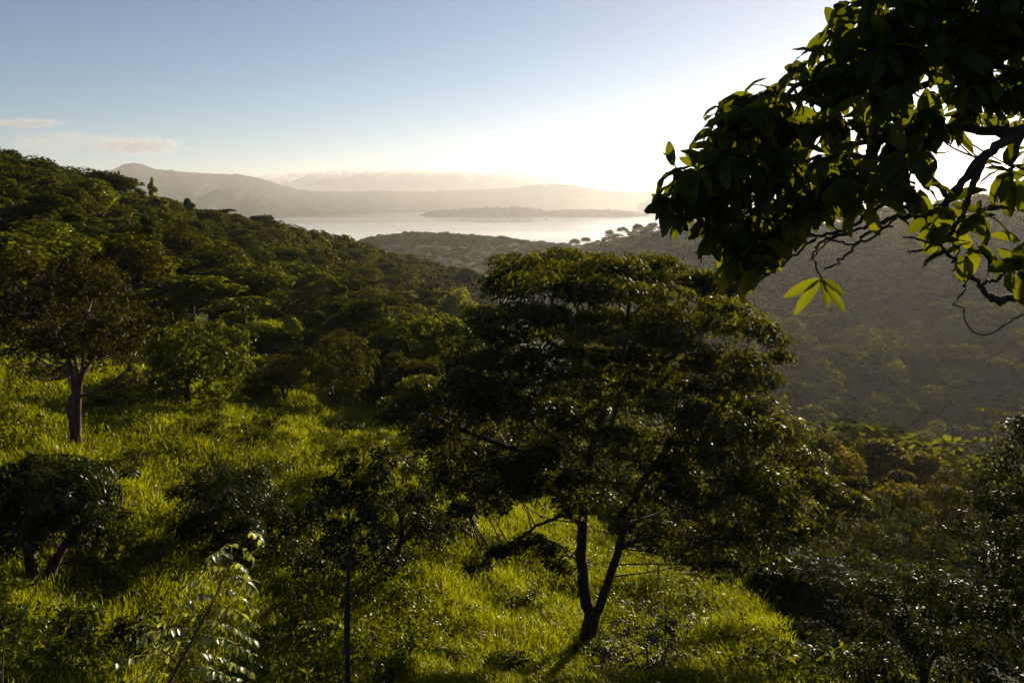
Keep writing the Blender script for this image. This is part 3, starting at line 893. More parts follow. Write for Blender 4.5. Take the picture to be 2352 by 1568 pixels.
# ------------------------------------------------------------------ near saplings and shrubs
def sapling():
    r = 5.6
    base = at(395, 1600, r); base[2] = float(ground(base[0], base[1])) - 0.05
    root = empty('leafy_sapling', base, 'slender sapling with tiers of bright pale leaves rising from the shaded grass', 'sapling')
    rows = [(330, 1680, r), (388, 1568, r), (429, 1493, r), (473, 1411, r), (494, 1370, r), (515, 1322, r), (549, 1256, r), (569, 1226, r), (583, 1208, r)]
    P = np.vstack([base, base + [0.02, 0, 0.9], px_path(rows)])
    a = Acc(); C = tube(a, P, [0.022, 0.018, 0.012, 0.009, 0.006, 0.003, 0.002], seg=8, sub=6)
    tiers = [(569, 1226, 600, 1238, 0.1), (549, 1256, 505, 1268, 0.2), (549, 1256, 582, 1290, 0), (540, 1275, 478, 1282, -0.2), (532, 1290, 575, 1330, 0.2), (525, 1305, 460, 1316, 0.1), (515, 1322, 588, 1352, -0.2), (510, 1335, 418, 1348, 0.2),
             (503, 1350, 585, 1400, 0.25), (494, 1370, 430, 1385, -0.25), (485, 1390, 583, 1430, -0.15), (473, 1411, 372, 1425, 0.15), (466, 1425, 582, 1468, 0.2), (455, 1445, 318, 1468, -0.2), (448, 1458, 580, 1502, -0.2), (440, 1475, 350, 1492, 0.25),
             (429, 1493, 575, 1542, 0.15), (420, 1510, 268, 1520, -0.1), (410, 1528, 560, 1572, -0.25), (400, 1548, 300, 1560, 0.2), (390, 1565, 520, 1610, 0.1)]
    fol = Acc()
    for (u0, v0, u1, v1, dr) in tiers:
        p0 = at(u0, v0, r); p1 = at(u1, v1, r + dr)
        mid = (p0 + p1) / 2 + np.array([0, 0, 0.04])
        c = tube(a, [p0, mid, p1], 0.0035, 0.0015, seg=5, sub=8)
        n = max(4, int(np.linalg.norm(p1 - p0) / 0.026))
        ts = np.linspace(0.18, 1, n)
        Q = np.stack([np.interp(ts, np.linspace(0, 1, len(c)), c[:, q]) for q in range(3)], 1)
        T = nrm(p1 - p0)
        side = nrm(np.cross(T, [0, 0, 1]))
        sgn = np.where(np.arange(n) % 2 == 0, 1, -1)[:, None]
        D = T * rng.uniform(0.2, 0.6, n)[:, None] + side * sgn * rng.uniform(0.5, 1.0, n)[:, None] + np.stack([rng.normal(0, 0.2, n), rng.normal(0, 0.2, n), rng.uniform(-0.7, -0.05, n)], 1)
        N = np.array([0.12, 0.1, 1]) + rng.normal(0, 0.24, (n, 3))
        leaves(fol, LEAF_FINE, Q, D, N, rng.uniform(0.055, 0.088, n), rng.uniform(0.026, 0.039, n), rng.random(n), rng.uniform(0.3, 1.0, n))
    obj('stem', a.mesh('stem', base, True), M['redbark'], root)
    obj('foliage', fol.mesh('foliage', base, True), M['sapling'], root)


sapling()


def dry_stalk():
    r = 7.5
    b = at(-20, 1640, r); b[2] = float(ground(b[0], b[1])) - 0.03
    a = Acc()
    tube(a, np.vstack([b, px_path([(5, 1545, r), (40, 1450, r), (85, 1340, r), (112, 1270, r), (137, 1216, r)])]), [0.009, 0.007, 0.005, 0.003, 0.0015], seg=6, sub=6)
    tag(obj('dry_stalk', a.mesh('dry_stalk'), M['redbark']), 'thin leafless stalk leaning up past the stout two-trunked tree', 'stalk')


dry_stalk()


def gbase(u, r, sink=0.1):
    v = 1200.0
    for _ in range(6):
        a = float(ray(u, v)[0])
        x, y = math.sin(a) * r, math.cos(a) * r
        z = float(ground(x, y)) - sink
        v = float(px([[x, y, z]])[1][0])
    return np.array([x, y, z])


def plant(name, label, cat, u, r, trunk_rows, trunk_rad, rows, mat, bark='bark', ubase=None, **kw):
    """a tree or shrub: trunk_rows and rows are sights (u, v[, dr]) at distance r"""
    b = gbase(ubase if ubase is not None else u, r)
    stems = []
    for tr, rad in zip(trunk_rows, trunk_rad):
        pts = [b] + [at(q[0], q[1], r + (q[2] if len(q) > 2 else 0)) for q in tr]
        stems.append((np.array(pts), rad))
    return build_tree(name, label, cat, b, stems, px_lobes(rows, r), M[mat], M[bark], **kw)


# reddish-stemmed tree on the slope
plant('sparse_tree', 'brownish sparse-leaved tree with a leaning reddish forked trunk in the bright grass', 'tree', 178, 29,
      [[(180, 1005), (167, 968), (158, 930), (179, 897), (186, 860), (195, 800), (200, 720)], [(165, 930), (172, 900), (165, 860), (150, 800), (110, 720)], [(166, 925), (205, 905), (250, 885), (290, 850)], [(180, 900), (176, 850), (165, 760), (160, 680)], [(185, 880), (215, 820), (260, 740)]],
      [[0.14, 0.10, 0.095, 0.09, 0.07, 0.05, 0.04, 0.025], [0.16, 0.10, 0.07, 0.03], [0.10, 0.06, 0.03], [0.10, 0.06, 0.03], [0.08, 0.05, 0.02]],
      [(170, 650, 0, 90, 45), (90, 690, 0, 70, 45), (240, 680, 0.5, 75, 45), (40, 750, 0, 55, 45), (130, 740, -1.5, 80, 50), (220, 750, -1.5, 80, 50), (300, 750, 0, 50, 50), (90, 810, -1, 70, 40), (170, 800, -2, 70, 40),
       (260, 820, -1, 70, 45), (310, 850, 0, 35, 40), (270, 880, 0, 45, 25), (40, 820, 0.5, 50, 30), (60, 640, 1, 60, 30), (120, 622, 0.5, 70, 30), (210, 632, 0.5, 60, 30), (-30, 700, 0, 60, 50), (-20, 790, 0, 50, 40), (320, 760, 0, 36, 50), (150, 720, 2, 120, 60), (230, 800, 2, 90, 40)],
      'bronze', 'redbark', dens=0.85, per_area=26, k=6, L=0.17, W=0.07, limb_r=0.045, twig_r=0.008, shell=0.4, tone_shift=0.0)

plant('leafy_tree', 'bright green bushy tree with light speckled leaves beside the brownish sparse tree', 'tree', 432, 38,
      [[(432, 925), (430, 890), (440, 830), (450, 780)], [(425, 910), (400, 870), (390, 830)], [(440, 910), (480, 880), (510, 850)]], [[0.2, 0.17, 0.13, 0.09, 0.04], [0.09, 0.06, 0.03], [0.09, 0.06, 0.03]],
      [(450, 765, 0, 70, 28), (400, 790, 0, 50, 36), (520, 775, 0, 45, 32), (470, 815, -1.5, 75, 36), (385, 845, -0.5, 40, 36), (550, 815, 0, 30, 35), (440, 870, -1.5, 60, 36), (520, 860, -0.5, 48, 34), (400, 900, 0, 44, 28), (480, 905, -1, 40, 24), (460, 840, 1.5, 90, 50), (360, 880, 0, 26, 24)],
      'bright', dens=1.2, per_area=22, k=6, L=0.22, W=0.10, limb_r=0.05, shell=0.45)

plant('flat_topped_tree', 'small flat-topped rusty brown tree on a thin dark stem in the grass', 'tree', 655, 42,
      [[(655, 925), (652, 905), (640, 880), (620, 860)], [(655, 920), (662, 890), (680, 860)], [(654, 912), (650, 880), (648, 845)]], [[0.13, 0.11, 0.08, 0.06, 0.03], [0.07, 0.05, 0.03], [0.07, 0.05, 0.03]],
      [(600, 838, 0, 34, 18), (645, 828, 0, 42, 18), (690, 845, 0, 30, 20), (620, 865, -0.8, 44, 22), (670, 872, -0.8, 42, 22), (640, 890, 0, 60, 16), (650, 855, 1, 64, 26)],
      'bronze', dens=1.3, per_area=34, k=6, L=0.16, W=0.06, limb_r=0.03, tone_shift=0.25, shell=0.5)

plant('dark_tree', 'dark loose-crowned tree at the grass edge, beyond the rusty flat-topped tree', 'tree', 768, 44,
      [[(766, 930), (762, 890), (775, 840)], [(765, 925), (790, 890), (820, 860)]], [[0.15, 0.12, 0.08, 0.04], [0.07, 0.04, 0.02]],
      [(780, 790, 0, 60, 30), (730, 830, 0, 36, 36), (830, 825, 0, 44, 40), (780, 855, -1, 60, 40), (745, 890, 0, 34, 34), (825, 890, -0.5, 40, 38), (780, 900, 1, 50, 30)],
      'olive', dens=1.4, per_area=18, k=6, L=0.2, W=0.085, limb_r=0.04)

plant('shrub', 'low dark wispy shrub in the grass below the rusty flat-topped tree', 'shrub', 588, 34,
      [[(588, 1015), (580, 990)], [(589, 1018), (610, 990)], [(586, 1015), (560, 985)]], [[0.07, 0.05, 0.03], [0.05, 0.04, 0.02], [0.05, 0.03, 0.02]],
      [(600, 970, 0, 34, 16), (560, 985, 0, 26, 12), (630, 985, 0, 28, 16), (590, 998, -0.5, 36, 14), (645, 1000, 0, 14, 10), (540, 990, 0, 16, 6)],
      'deep', per_area=40, k=6, L=0.15, W=0.06, limb_r=0.02, twig_r=0.006)

plant('shrub', 'big rounded dark shrub with dense small glinting leaves standing in mid slope grass', 'shrub', 525, 23,
      [[(525, 1260), (520, 1200), (510, 1140)], [(528, 1260), (560, 1200), (590, 1150)], [(520, 1260), (480, 1200), (450, 1150)]], [[0.12, 0.09, 0.06, 0.03], [0.08, 0.06, 0.03], [0.08, 0.06, 0.03]],
      [(520, 1095, 0, 65, 34), (455, 1130, 0, 52, 40), (590, 1120, 0, 50, 40), (520, 1150, -1.2, 80, 46), (430, 1190, 0, 44, 38), (615, 1180, 0, 46, 42), (480, 1215, -1, 70, 40), (570, 1220, -1, 70, 40), (640, 1215, 0.5, 36, 36), (530, 1260, -0.5, 80, 26), (450, 1250, 0, 44, 26), (610, 1265, 0, 40, 24), (530, 1180, 1.2, 110, 70)],
      'glossy', dens=1.8, per_area=46, k=6, L=0.12, W=0.052, limb_r=0.03, twig_r=0.006)

plant('stout_tree', 'dense dark round tree on two thick splayed trunks in the lower meadow', 'tree', 95, 20,
      [[(78, 1345), (72, 1300), (66, 1255), (50, 1200), (40, 1150)], [(110, 1340), (122, 1300), (150, 1250), (185, 1200), (200, 1150)], [(72, 1290), (90, 1240), (110, 1170)]], [[0.20, 0.15, 0.13, 0.11, 0.07, 0.04], [0.18, 0.14, 0.12, 0.09, 0.06, 0.03], [0.10, 0.07, 0.04]],
      [(40, 1085, 0, 60, 32), (120, 1080, 0, 75, 34), (200, 1110, 0, 55, 36), (20, 1140, -0.5, 60, 44), (100, 1140, -1.5, 90, 46), (190, 1165, -1, 70, 44), (50, 1195, -1, 70, 40), (140, 1205, -1.5, 80, 36), (220, 1195, 0, 36, 34), (20, 1230, 0, 44, 24), (180, 1235, 0, 44, 20), (100, 1150, 1.5, 130, 70), (-60, 1120, 0, 60, 50), (-60, 1200, 0, 60, 40)],
      'glossy', 'redbark', dens=1.5, per_area=36, k=7, L=0.20, W=0.058, limb_r=0.045, droop=0.6, arch=0.9)

plant('slim_tree', 'slim dark tree on a thin bare stem standing before the grass, tall and loose crowned', 'tree', 800, 13,
      [[(800, 1568), (797, 1500), (795, 1420), (800, 1330), (805, 1250), (800, 1170), (795, 1100)], [(803, 1260), (830, 1190), (850, 1140)], [(800, 1300), (765, 1240), (745, 1190)]], [[0.05, 0.045, 0.04, 0.036, 0.032, 0.025, 0.015, 0.01], [0.018, 0.012, 0.006], [0.018, 0.012, 0.006]],
      [(795, 1085, 0, 40, 24), (760, 1120, 0, 40, 26), (840, 1120, 0, 36, 26), (800, 1150, -0.3, 50, 28), (755, 1180, 0, 34, 24), (840, 1185, 0, 40, 26), (790, 1215, 0, 44, 24), (850, 1050, 0, 30, 20), (830, 1240, 0.2, 36, 20)],
      'glossy', dens=1.7, per_area=60, k=5, L=0.12, W=0.05, limb_r=0.012, twig_r=0.003)

plant('crooked_tree', 'crooked dark tree with thin upright stems, in the grass beside the big spreading tree', 'tree', 900, 22,
      [[(905, 1310), (915, 1260), (925, 1225), (915, 1160), (905, 1100)], [(912, 1270), (945, 1215), (965, 1160), (975, 1110)], [(918, 1250), (925, 1190), (940, 1120)], [(908, 1290), (880, 1240), (860, 1180)]], [[0.17, 0.13, 0.10, 0.07, 0.04, 0.02], [0.07, 0.05, 0.03, 0.02], [0.05, 0.04, 0.02], [0.06, 0.04, 0.02]],
      [(900, 1060, 0, 60, 30), (960, 1080, 0, 50, 32), (860, 1110, 0, 44, 30), (930, 1140, -0.8, 60, 30), (985, 1150, 0, 36, 34), (870, 1170, 0, 40, 26), (950, 1200, 0, 44, 24), (890, 1220, 0, 44, 24), (985, 1215, 0, 34, 24), (850, 1255, 0, 40, 24), (900, 1290, -0.4, 54, 22), (835, 1300, 0, 34, 22), (990, 1260, 0, 20, 16)],
      'glossy', 'redbark', dens=1.8, per_area=30, k=5, L=0.15, W=0.065, limb_r=0.022, twig_r=0.005)

plant('shrub', 'low shrub sparkling with pale pinkish leaf glints at the foot of the big spreading tree', 'shrub', 1490, 16,
      [[(1490, 1560), (1485, 1480)], [(1492, 1565), (1530, 1490)], [(1486, 1565), (1450, 1500)]], [[0.05, 0.04, 0.02], [0.04, 0.03, 0.01], [0.04, 0.03, 0.01]],
      [(1500, 1420, 0, 46, 24), (1450, 1450, 0, 42, 26), (1540, 1455, 0, 34, 30), (1490, 1480, -0.5, 56, 30), (1430, 1510, 0, 44, 26), (1540, 1515, 0, 46, 28), (1480, 1540, -0.5, 60, 28), (1400, 1545, -0.3, 40, 22)],
      'painted_glint', per_area=62, k=5, L=0.085, W=0.045, limb_r=0.014, twig_r=0.004)

for lab, u, vt, rr in (('feathery yellow-green young tree on a thin dark stem, behind the pale-glinting shrub', 1512, 1285, 24), ('short feathery yellow-green young tree, fuller and lower than the one beside it', 1580, 1335, 22)):
    plant('young_tree', lab, 'tree', u, rr, [[(u, vt + 90), (u, vt + 10)]], [[0.06, 0.05, 0.02]],
          [(u, vt + 14, 0, 20, 16), (u - 22, vt + 45, 0, 26, 20), (u + 24, vt + 42, 0, 26, 20), (u, vt + 60, -0.3, 34, 22), (u - 34, vt + 82, 0, 28, 18), (u + 36, vt + 80, 0, 28, 18), (u, vt + 95, 0, 30, 14)],
          'pale', per_area=60, k=6, L=0.12, W=0.04, limb_r=0.015, twig_r=0.004, group=None)

# leafy growth along the east edge of the view
def sprig(rows, r, leafL, leafW, mat, root, base, n=16):
    a = Acc(); f = Acc()
    C = tube(a, px_path([(u, v, r + d) for u, v, d in rows]), 0.004, 0.0015, seg=5, sub=8)
    ts = np.linspace(0.1, 1, n)
    Q = np.stack([np.interp(ts, np.linspace(0, 1, len(C)), C[:, q]) for q in range(3)], 1)
    D = rng.normal(0, 0.5, (n, 3)) + np.array([0, 0, -0.35])
    leaves(f, LEAF_MID, Q, D, rng.normal(0, 0.4, (n, 3)) + np.array([0, -0.3, 0.8]), leafL * rng.uniform(0.6, 1.1, n), leafW, rng.random(n), 0.5)
    obj('sprig', a.mesh('sprig', base, True), M['twig'], root)
    obj('sprig_foliage', f.mesh('sprig_foliage', base), M[mat], root)


tt = plant('tangled_shrub', 'tall tangled shrub of small glinting leaves with loose sprigs against the hazy valley', 'shrub', 2420, 9,
           [[(2400, 1500), (2390, 1350), (2370, 1150), (2350, 1010)], [(2400, 1450), (2330, 1300), (2280, 1180), (2240, 1130)], [(2410, 1500), (2340, 1420), (2270, 1350)]],
           [[0.07, 0.05, 0.04, 0.025, 0.012], [0.04, 0.03, 0.02, 0.01], [0.03, 0.02, 0.01]],
           [(2345, 1000, 0, 40, 36), (2310, 1050, 0, 52, 34), (2265, 1105, 0, 50, 30), (2215, 1140, -0.2, 40, 26), (2330, 1110, -0.4, 60, 46), (2290, 1180, -0.3, 66, 44), (2225, 1220, 0, 48, 34), (2330, 1250, -0.3, 60, 54), (2260, 1295, -0.2, 70, 44),
            (2200, 1340, 0, 50, 30), (2340, 1370, 0, 60, 60), (2260, 1410, 0, 70, 50), (2330, 1490, 0, 70, 60), (2240, 1500, 0.2, 60, 50), (2420, 1100, 0, 60, 80), (2430, 1280, 0, 60, 90), (2440, 1450, 0, 70, 90), (2400, 1000, 0.2, 50, 50), (2280, 1560, 0, 80, 40)],
           'glossy', ubase=2420, dens=1.5, per_area=150, k=5, L=0.062, W=0.03, limb_r=0.012, twig_r=0.0025)
sprig([(2352, 960, 0), (2310, 945, 0), (2270, 938, 0), (2242, 932, 0)], 9, 0.06, 0.028, 'bright', tt, np.array(tt.location), 14)
sprig([(2352, 1020, 0), (2300, 1006, 0), (2260, 1004, 0), (2228, 1010, 0)], 9, 0.06, 0.028, 'bright', tt, np.array(tt.location), 16)
sprig([(2300, 1070, 0), (2285, 1030, 0), (2282, 990, 0), (2290, 970, 0)], 9, 0.05, 0.025, 'bright', tt, np.array(tt.location), 12)

plant('shrub', 'near shrub with drooping rows of narrow yellowish leaves below the tangled tall shrub', 'shrub', 2120, 11,
      [[(2120, 1560), (2100, 1470), (2080, 1390)], [(2125, 1570), (2160, 1480), (2180, 1400)]], [[0.05, 0.04, 0.03, 0.012], [0.04, 0.03, 0.02, 0.01]],
      [(2050, 1368, 0, 66, 24), (2130, 1350, 0, 60, 26), (2020, 1455, 0, 48, 24), (2090, 1430, 0, 66, 34), (2170, 1410, 0, 66, 40), (2150, 1480, -0.2, 76, 40), (2060, 1520, 0, 70, 34), (2180, 1545, 0, 70, 36), (1985, 1545, 0, 40, 18), (2080, 1570, 0, 90, 26)],
      'glossy', per_area=95, k=6, L=0.11, W=0.036, limb_r=0.014, twig_r=0.003, droop=0.6, arch=0.9)

for (lab, u, r, rows, mat) in [
    ('speckled olive shrub at the meadow edge, just beside the two feathery young trees', 1690, 25, [(1690, 1330, 0, 60, 34), (1640, 1370, 0, 46, 30), (1740, 1375, 0, 46, 30), (1690, 1395, -0.6, 66, 28)], 'olive'),
    ('wide dark shrub on the falling ground, sprinkled with bright glints', 1840, 24, [(1840, 1310, 0, 70, 36), (1780, 1355, 0, 50, 34), (1900, 1350, 0, 56, 36), (1840, 1390, -0.6, 80, 36), (1900, 1410, 0, 50, 26)], 'glossy'),
    ('low dark shrub where the sunny grass ends, in front of the wide glinting one', 1850, 19, [(1850, 1450, 0, 56, 32), (1800, 1480, 0, 40, 24), (1900, 1475, 0, 50, 36), (1860, 1515, -0.4, 60, 28), (1930, 1530, 0, 44, 26)], 'glossy'),
    ('mossy olive shrub directly under the low tip of the big spreading crown', 1960, 32, [(1960, 1230, 0, 60, 36), (1900, 1262, 0, 46, 30), (2020, 1260, 0, 48, 34), (1960, 1285, -0.6, 70, 26)], 'olive'),
    ('dark green shrub between the mossy one and the tangled tall shrub', 2090, 34, [(2090, 1190, 0, 56, 40), (2040, 1230, 0, 40, 36), (2140, 1230, 0, 46, 36), (2090, 1265, -0.6, 64, 30)], 'deep'),
    ('loose bronze-tinged shrub with a dead upright stick, beyond the dark green one', 2170, 38, [(2170, 1140, 0, 50, 40), (2120, 1165, 0, 34, 30), (2210, 1180, 0, 34, 36), (2170, 1210, -0.6, 56, 30)], 'bronze'),
    ('small dense shrub tucked above the near drooping-leaved shrub', 2010, 27, [(2010, 1310, 0, 60, 32), (1960, 1340, 0, 40, 28), (2070, 1330, 0, 46, 34)], 'deep'),
]:
    c = rows[0]
    plant('shrub', lab, 'shrub', u, r, [[(u, rows[-1][1] + 10), (u + 4, c[1] + 20)]], [[0.08, 0.06, 0.03]], rows, mat, per_area=34, k=5, L=0.13, W=0.055, limb_r=0.02, twig_r=0.005)

# a stand of shrubs and young trees beneath and behind the big tree, closing the gaps in its crown
for (lab, u, r, rows, mat) in [
    ('mid green tree half hidden behind the big spreading tree, on its lakeward side', 1180, 44, [(1180, 870, 0, 60, 40), (1130, 930, 0, 46, 40), (1230, 930, 0, 50, 40), (1180, 970, -1, 66, 36)], 'bright'),
    ('dark tree seen through the middle of the big spreading crown', 1420, 46, [(1420, 930, 0, 66, 50), (1360, 990, 0, 50, 50), (1480, 1000, 0, 56, 50), (1420, 1060, -1, 80, 50)], 'deep'),
    ('olive tree behind the trunk fork of the big spreading tree', 1540, 40, [(1540, 1040, 0, 60, 50), (1480, 1110, 0, 46, 50), (1600, 1120, 0, 50, 50), (1540, 1170, -1, 70, 50)], 'olive'),
]:
    c = rows[0]
    plant('leafy_tree', lab, 'tree', u, r, [[(u, rows[-1][1] + 30), (u + 4, c[1] + 20)]], [[0.14, 0.1, 0.04]], rows, mat, per_area=16, k=6, L=0.2, W=0.085, limb_r=0.04)

# ------------------------------------------------------------------ tall grass of the clearing
GU = [-700, 0, 200, 350, 450, 600, 700, 800, 860, 950, 1100, 1300, 1500, 1700, 1790, 1850, 1900, 2000, 2352, 2700]
GR = [40, 46, 46, 52, 50, 54, 54, 52, 48, 44, 44, 40, 33, 27, 23, 19.5, 16, 12, 12, 12]


def grass_field():
    n = 500000
    a = rng.uniform(brg(-250), brg(2600), n)
    r = 12.5 * (56 / 12.5) ** (rng.random(n) ** 0.9)
    lim = np.interp(a, [brg(u) for u in GU], GR)
    keep = r < lim + rng.normal(0, 1.2, n)
    a, r = a[keep], r[keep]
    n2 = 9000
    ac = brg(668) + rng.normal(0, 0.022, n2); rc = 76 + rng.normal(0, 4.0, n2)
    a = np.concatenate([a, ac]); r = np.concatenate([r, rc])
    x, y = np.sin(a) * r, np.cos(a) * r
    z = ground(x, y)
    n = len(x)
    cl = 0.5 + 0.5 * fbm(x / 1.7, y / 1.7, 3, 21)
    big = 0.5 + 0.5 * fbm(x / 6.0, y / 6.0, 2, 27)
    H = (0.25 + 0.95 * cl ** 1.3 + 0.45 * big) * rng.uniform(0.6, 1.15, n)
    wd = (0.0085 + 0.0005 * r) * rng.uniform(0.7, 1.5, n)
    ph = rng.uniform(0, 2 * math.pi, n)
    lean = np.stack([np.cos(ph), np.sin(ph)], 1) * rng.uniform(0.1, 0.55, n)[:, None] + np.array([-0.16, -0.05])
    ph2 = rng.uniform(0, 2 * math.pi, n)
    side = np.stack([np.cos(ph2), np.sin(ph2), np.zeros(n)], 1)
    base = np.stack([x, y, z - 0.03], 1)
    lv = [0.0, 0.45, 0.8, 1.0]
    wv = [0.7, 1.0, 0.75, 0.0]
    V = []
    for t, w in zip(lv, wv):
        off = np.concatenate([lean * (t ** 2.2)[..., None] if np.ndim(t) else lean * (t ** 2.2), np.zeros((n, 1))], 1) * H[:, None]
        zz = np.zeros((n, 3)); zz[:, 2] = H * (t - 0.28 * t ** 4)
        c = base + off + zz
        if w > 0:
            V += [c - side * (wd * w * 0.5)[:, None], c + side * (wd * w * 0.5)[:, None]]
        else:
            V += [c]
    V = np.stack(V, 1).reshape(-1, 3)
    o = np.arange(n)[:, None] * 7
    Fq = np.concatenate([o + np.array([[0, 1, 3, 2]]), o + np.array([[2, 3, 5, 4]])])
    Ft = o + np.array([[4, 5, 6]])
    tone = np.clip(0.05 + 0.55 * cl + 0.35 * big + rng.normal(0, 0.2, n), 0, 1)
    g = obj('grass', mesh_from('grass', V, [Fq, Ft], np.repeat(tone, 7)), M['grass'])
    tag(g, 'tall lush grass covering the sunlit clearing', 'grass', kind='stuff')


grass_field()

def weed_cover():
    n = 5200
    a = rng.uniform(brg(-250), brg(2450), n)
    r = 13 * (54 / 13.0) ** rng.random(n)
    lim = np.interp(a, [brg(u) for u in GU], GR)
    x, y = np.sin(a) * r, np.cos(a) * r
    keep = (r < lim + 2) & (fbm(x / 3.1, y / 3.1, 3, 88) > 0.02)
    x, y, r = x[keep], y[keep], r[keep]
    n = len(x)
    acc = Acc()
    z = ground(x, y)
    for lv, (h0, h1) in enumerate(((0.25, 0.6), (0.5, 0.95), (0.7, 1.25))):
        P = np.stack([x + rng.normal(0, 0.12, n), y + rng.normal(0, 0.12, n), z + rng.uniform(h0, h1, n)], 1)
        A = nrm(rng.normal(0, 0.5, (n, 3)) + np.array([0, 0, 1.0]))
        rosettes(acc, LEAF_MID, P, A, 6, 0.16 + 0.05 * (lv == 0), 0.065, droop=0.25, arch=0.7, jitter=0.5, up=0.7)
        twig_prisms(acc, np.stack([x, y, z], 1), P, 0.006, 0.004)
    o = obj('undergrowth', acc.mesh('undergrowth'), M['bright'])
    tag(o, 'leafy weeds mixed into the tall grass of the clearing', 'weeds', kind='stuff')


weed_cover()

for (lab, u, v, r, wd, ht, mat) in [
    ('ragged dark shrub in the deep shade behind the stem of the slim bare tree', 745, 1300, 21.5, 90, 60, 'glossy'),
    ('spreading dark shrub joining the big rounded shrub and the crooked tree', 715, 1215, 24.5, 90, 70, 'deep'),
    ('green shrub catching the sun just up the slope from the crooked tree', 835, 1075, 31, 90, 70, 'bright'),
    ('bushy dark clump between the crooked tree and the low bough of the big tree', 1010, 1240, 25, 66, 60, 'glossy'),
    ('low shrub added to shade the bottom edge, below the stout two-trunked tree', 180, 1510, 16.4, 130, 100, 'deep'),  # this shrub and the next added and enlarged to darken the corner
    ('drooping shrub added to shade the bottom corner, under the stout two-trunked tree', 20, 1540, 15.4, 100, 120, 'deep'),
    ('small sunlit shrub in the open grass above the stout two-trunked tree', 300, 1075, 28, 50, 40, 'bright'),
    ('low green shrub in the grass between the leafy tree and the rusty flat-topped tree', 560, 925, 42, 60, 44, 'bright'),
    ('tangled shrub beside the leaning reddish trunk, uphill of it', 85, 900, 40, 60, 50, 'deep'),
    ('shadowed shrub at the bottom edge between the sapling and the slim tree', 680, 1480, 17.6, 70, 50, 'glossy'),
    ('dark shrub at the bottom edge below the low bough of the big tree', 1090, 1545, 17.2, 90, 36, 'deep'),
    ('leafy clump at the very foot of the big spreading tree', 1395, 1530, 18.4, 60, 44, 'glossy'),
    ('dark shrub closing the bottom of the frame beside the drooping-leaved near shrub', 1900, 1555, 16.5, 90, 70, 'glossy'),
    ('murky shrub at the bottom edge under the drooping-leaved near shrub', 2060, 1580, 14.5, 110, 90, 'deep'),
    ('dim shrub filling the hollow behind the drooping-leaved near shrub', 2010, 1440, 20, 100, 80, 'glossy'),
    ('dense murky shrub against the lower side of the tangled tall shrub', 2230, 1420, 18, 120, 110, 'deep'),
    ('dark low bush added to cast a strip of shade below the dark loose-crowned tree', 745, 1005, 39, 70, 40, 'deep'),  # this bush and the next three added to throw shade on the meadow
    ('leafy bush added to shade the meadow edge next to the big crown', 835, 1020, 37, 60, 46, 'glossy'),
    ('solitary dark bush added for shade between the leafy tree and the low wispy shrub', 470, 1010, 33, 60, 40, 'deep'),
    ('low dark bush added for shade near the reddish trunk, on its lakeward side', 265, 950, 36, 50, 34, 'deep'),
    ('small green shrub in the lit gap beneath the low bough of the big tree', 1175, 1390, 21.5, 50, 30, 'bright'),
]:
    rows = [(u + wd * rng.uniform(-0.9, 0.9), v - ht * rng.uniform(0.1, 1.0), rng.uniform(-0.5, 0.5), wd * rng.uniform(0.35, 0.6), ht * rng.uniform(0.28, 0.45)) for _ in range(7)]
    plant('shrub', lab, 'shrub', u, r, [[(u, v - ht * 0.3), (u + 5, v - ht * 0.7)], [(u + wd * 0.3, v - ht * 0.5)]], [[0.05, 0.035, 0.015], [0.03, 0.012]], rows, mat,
          per_area=44, k=6, L=0.14, W=0.058, limb_r=0.014, twig_r=0.004, dens=1.2)

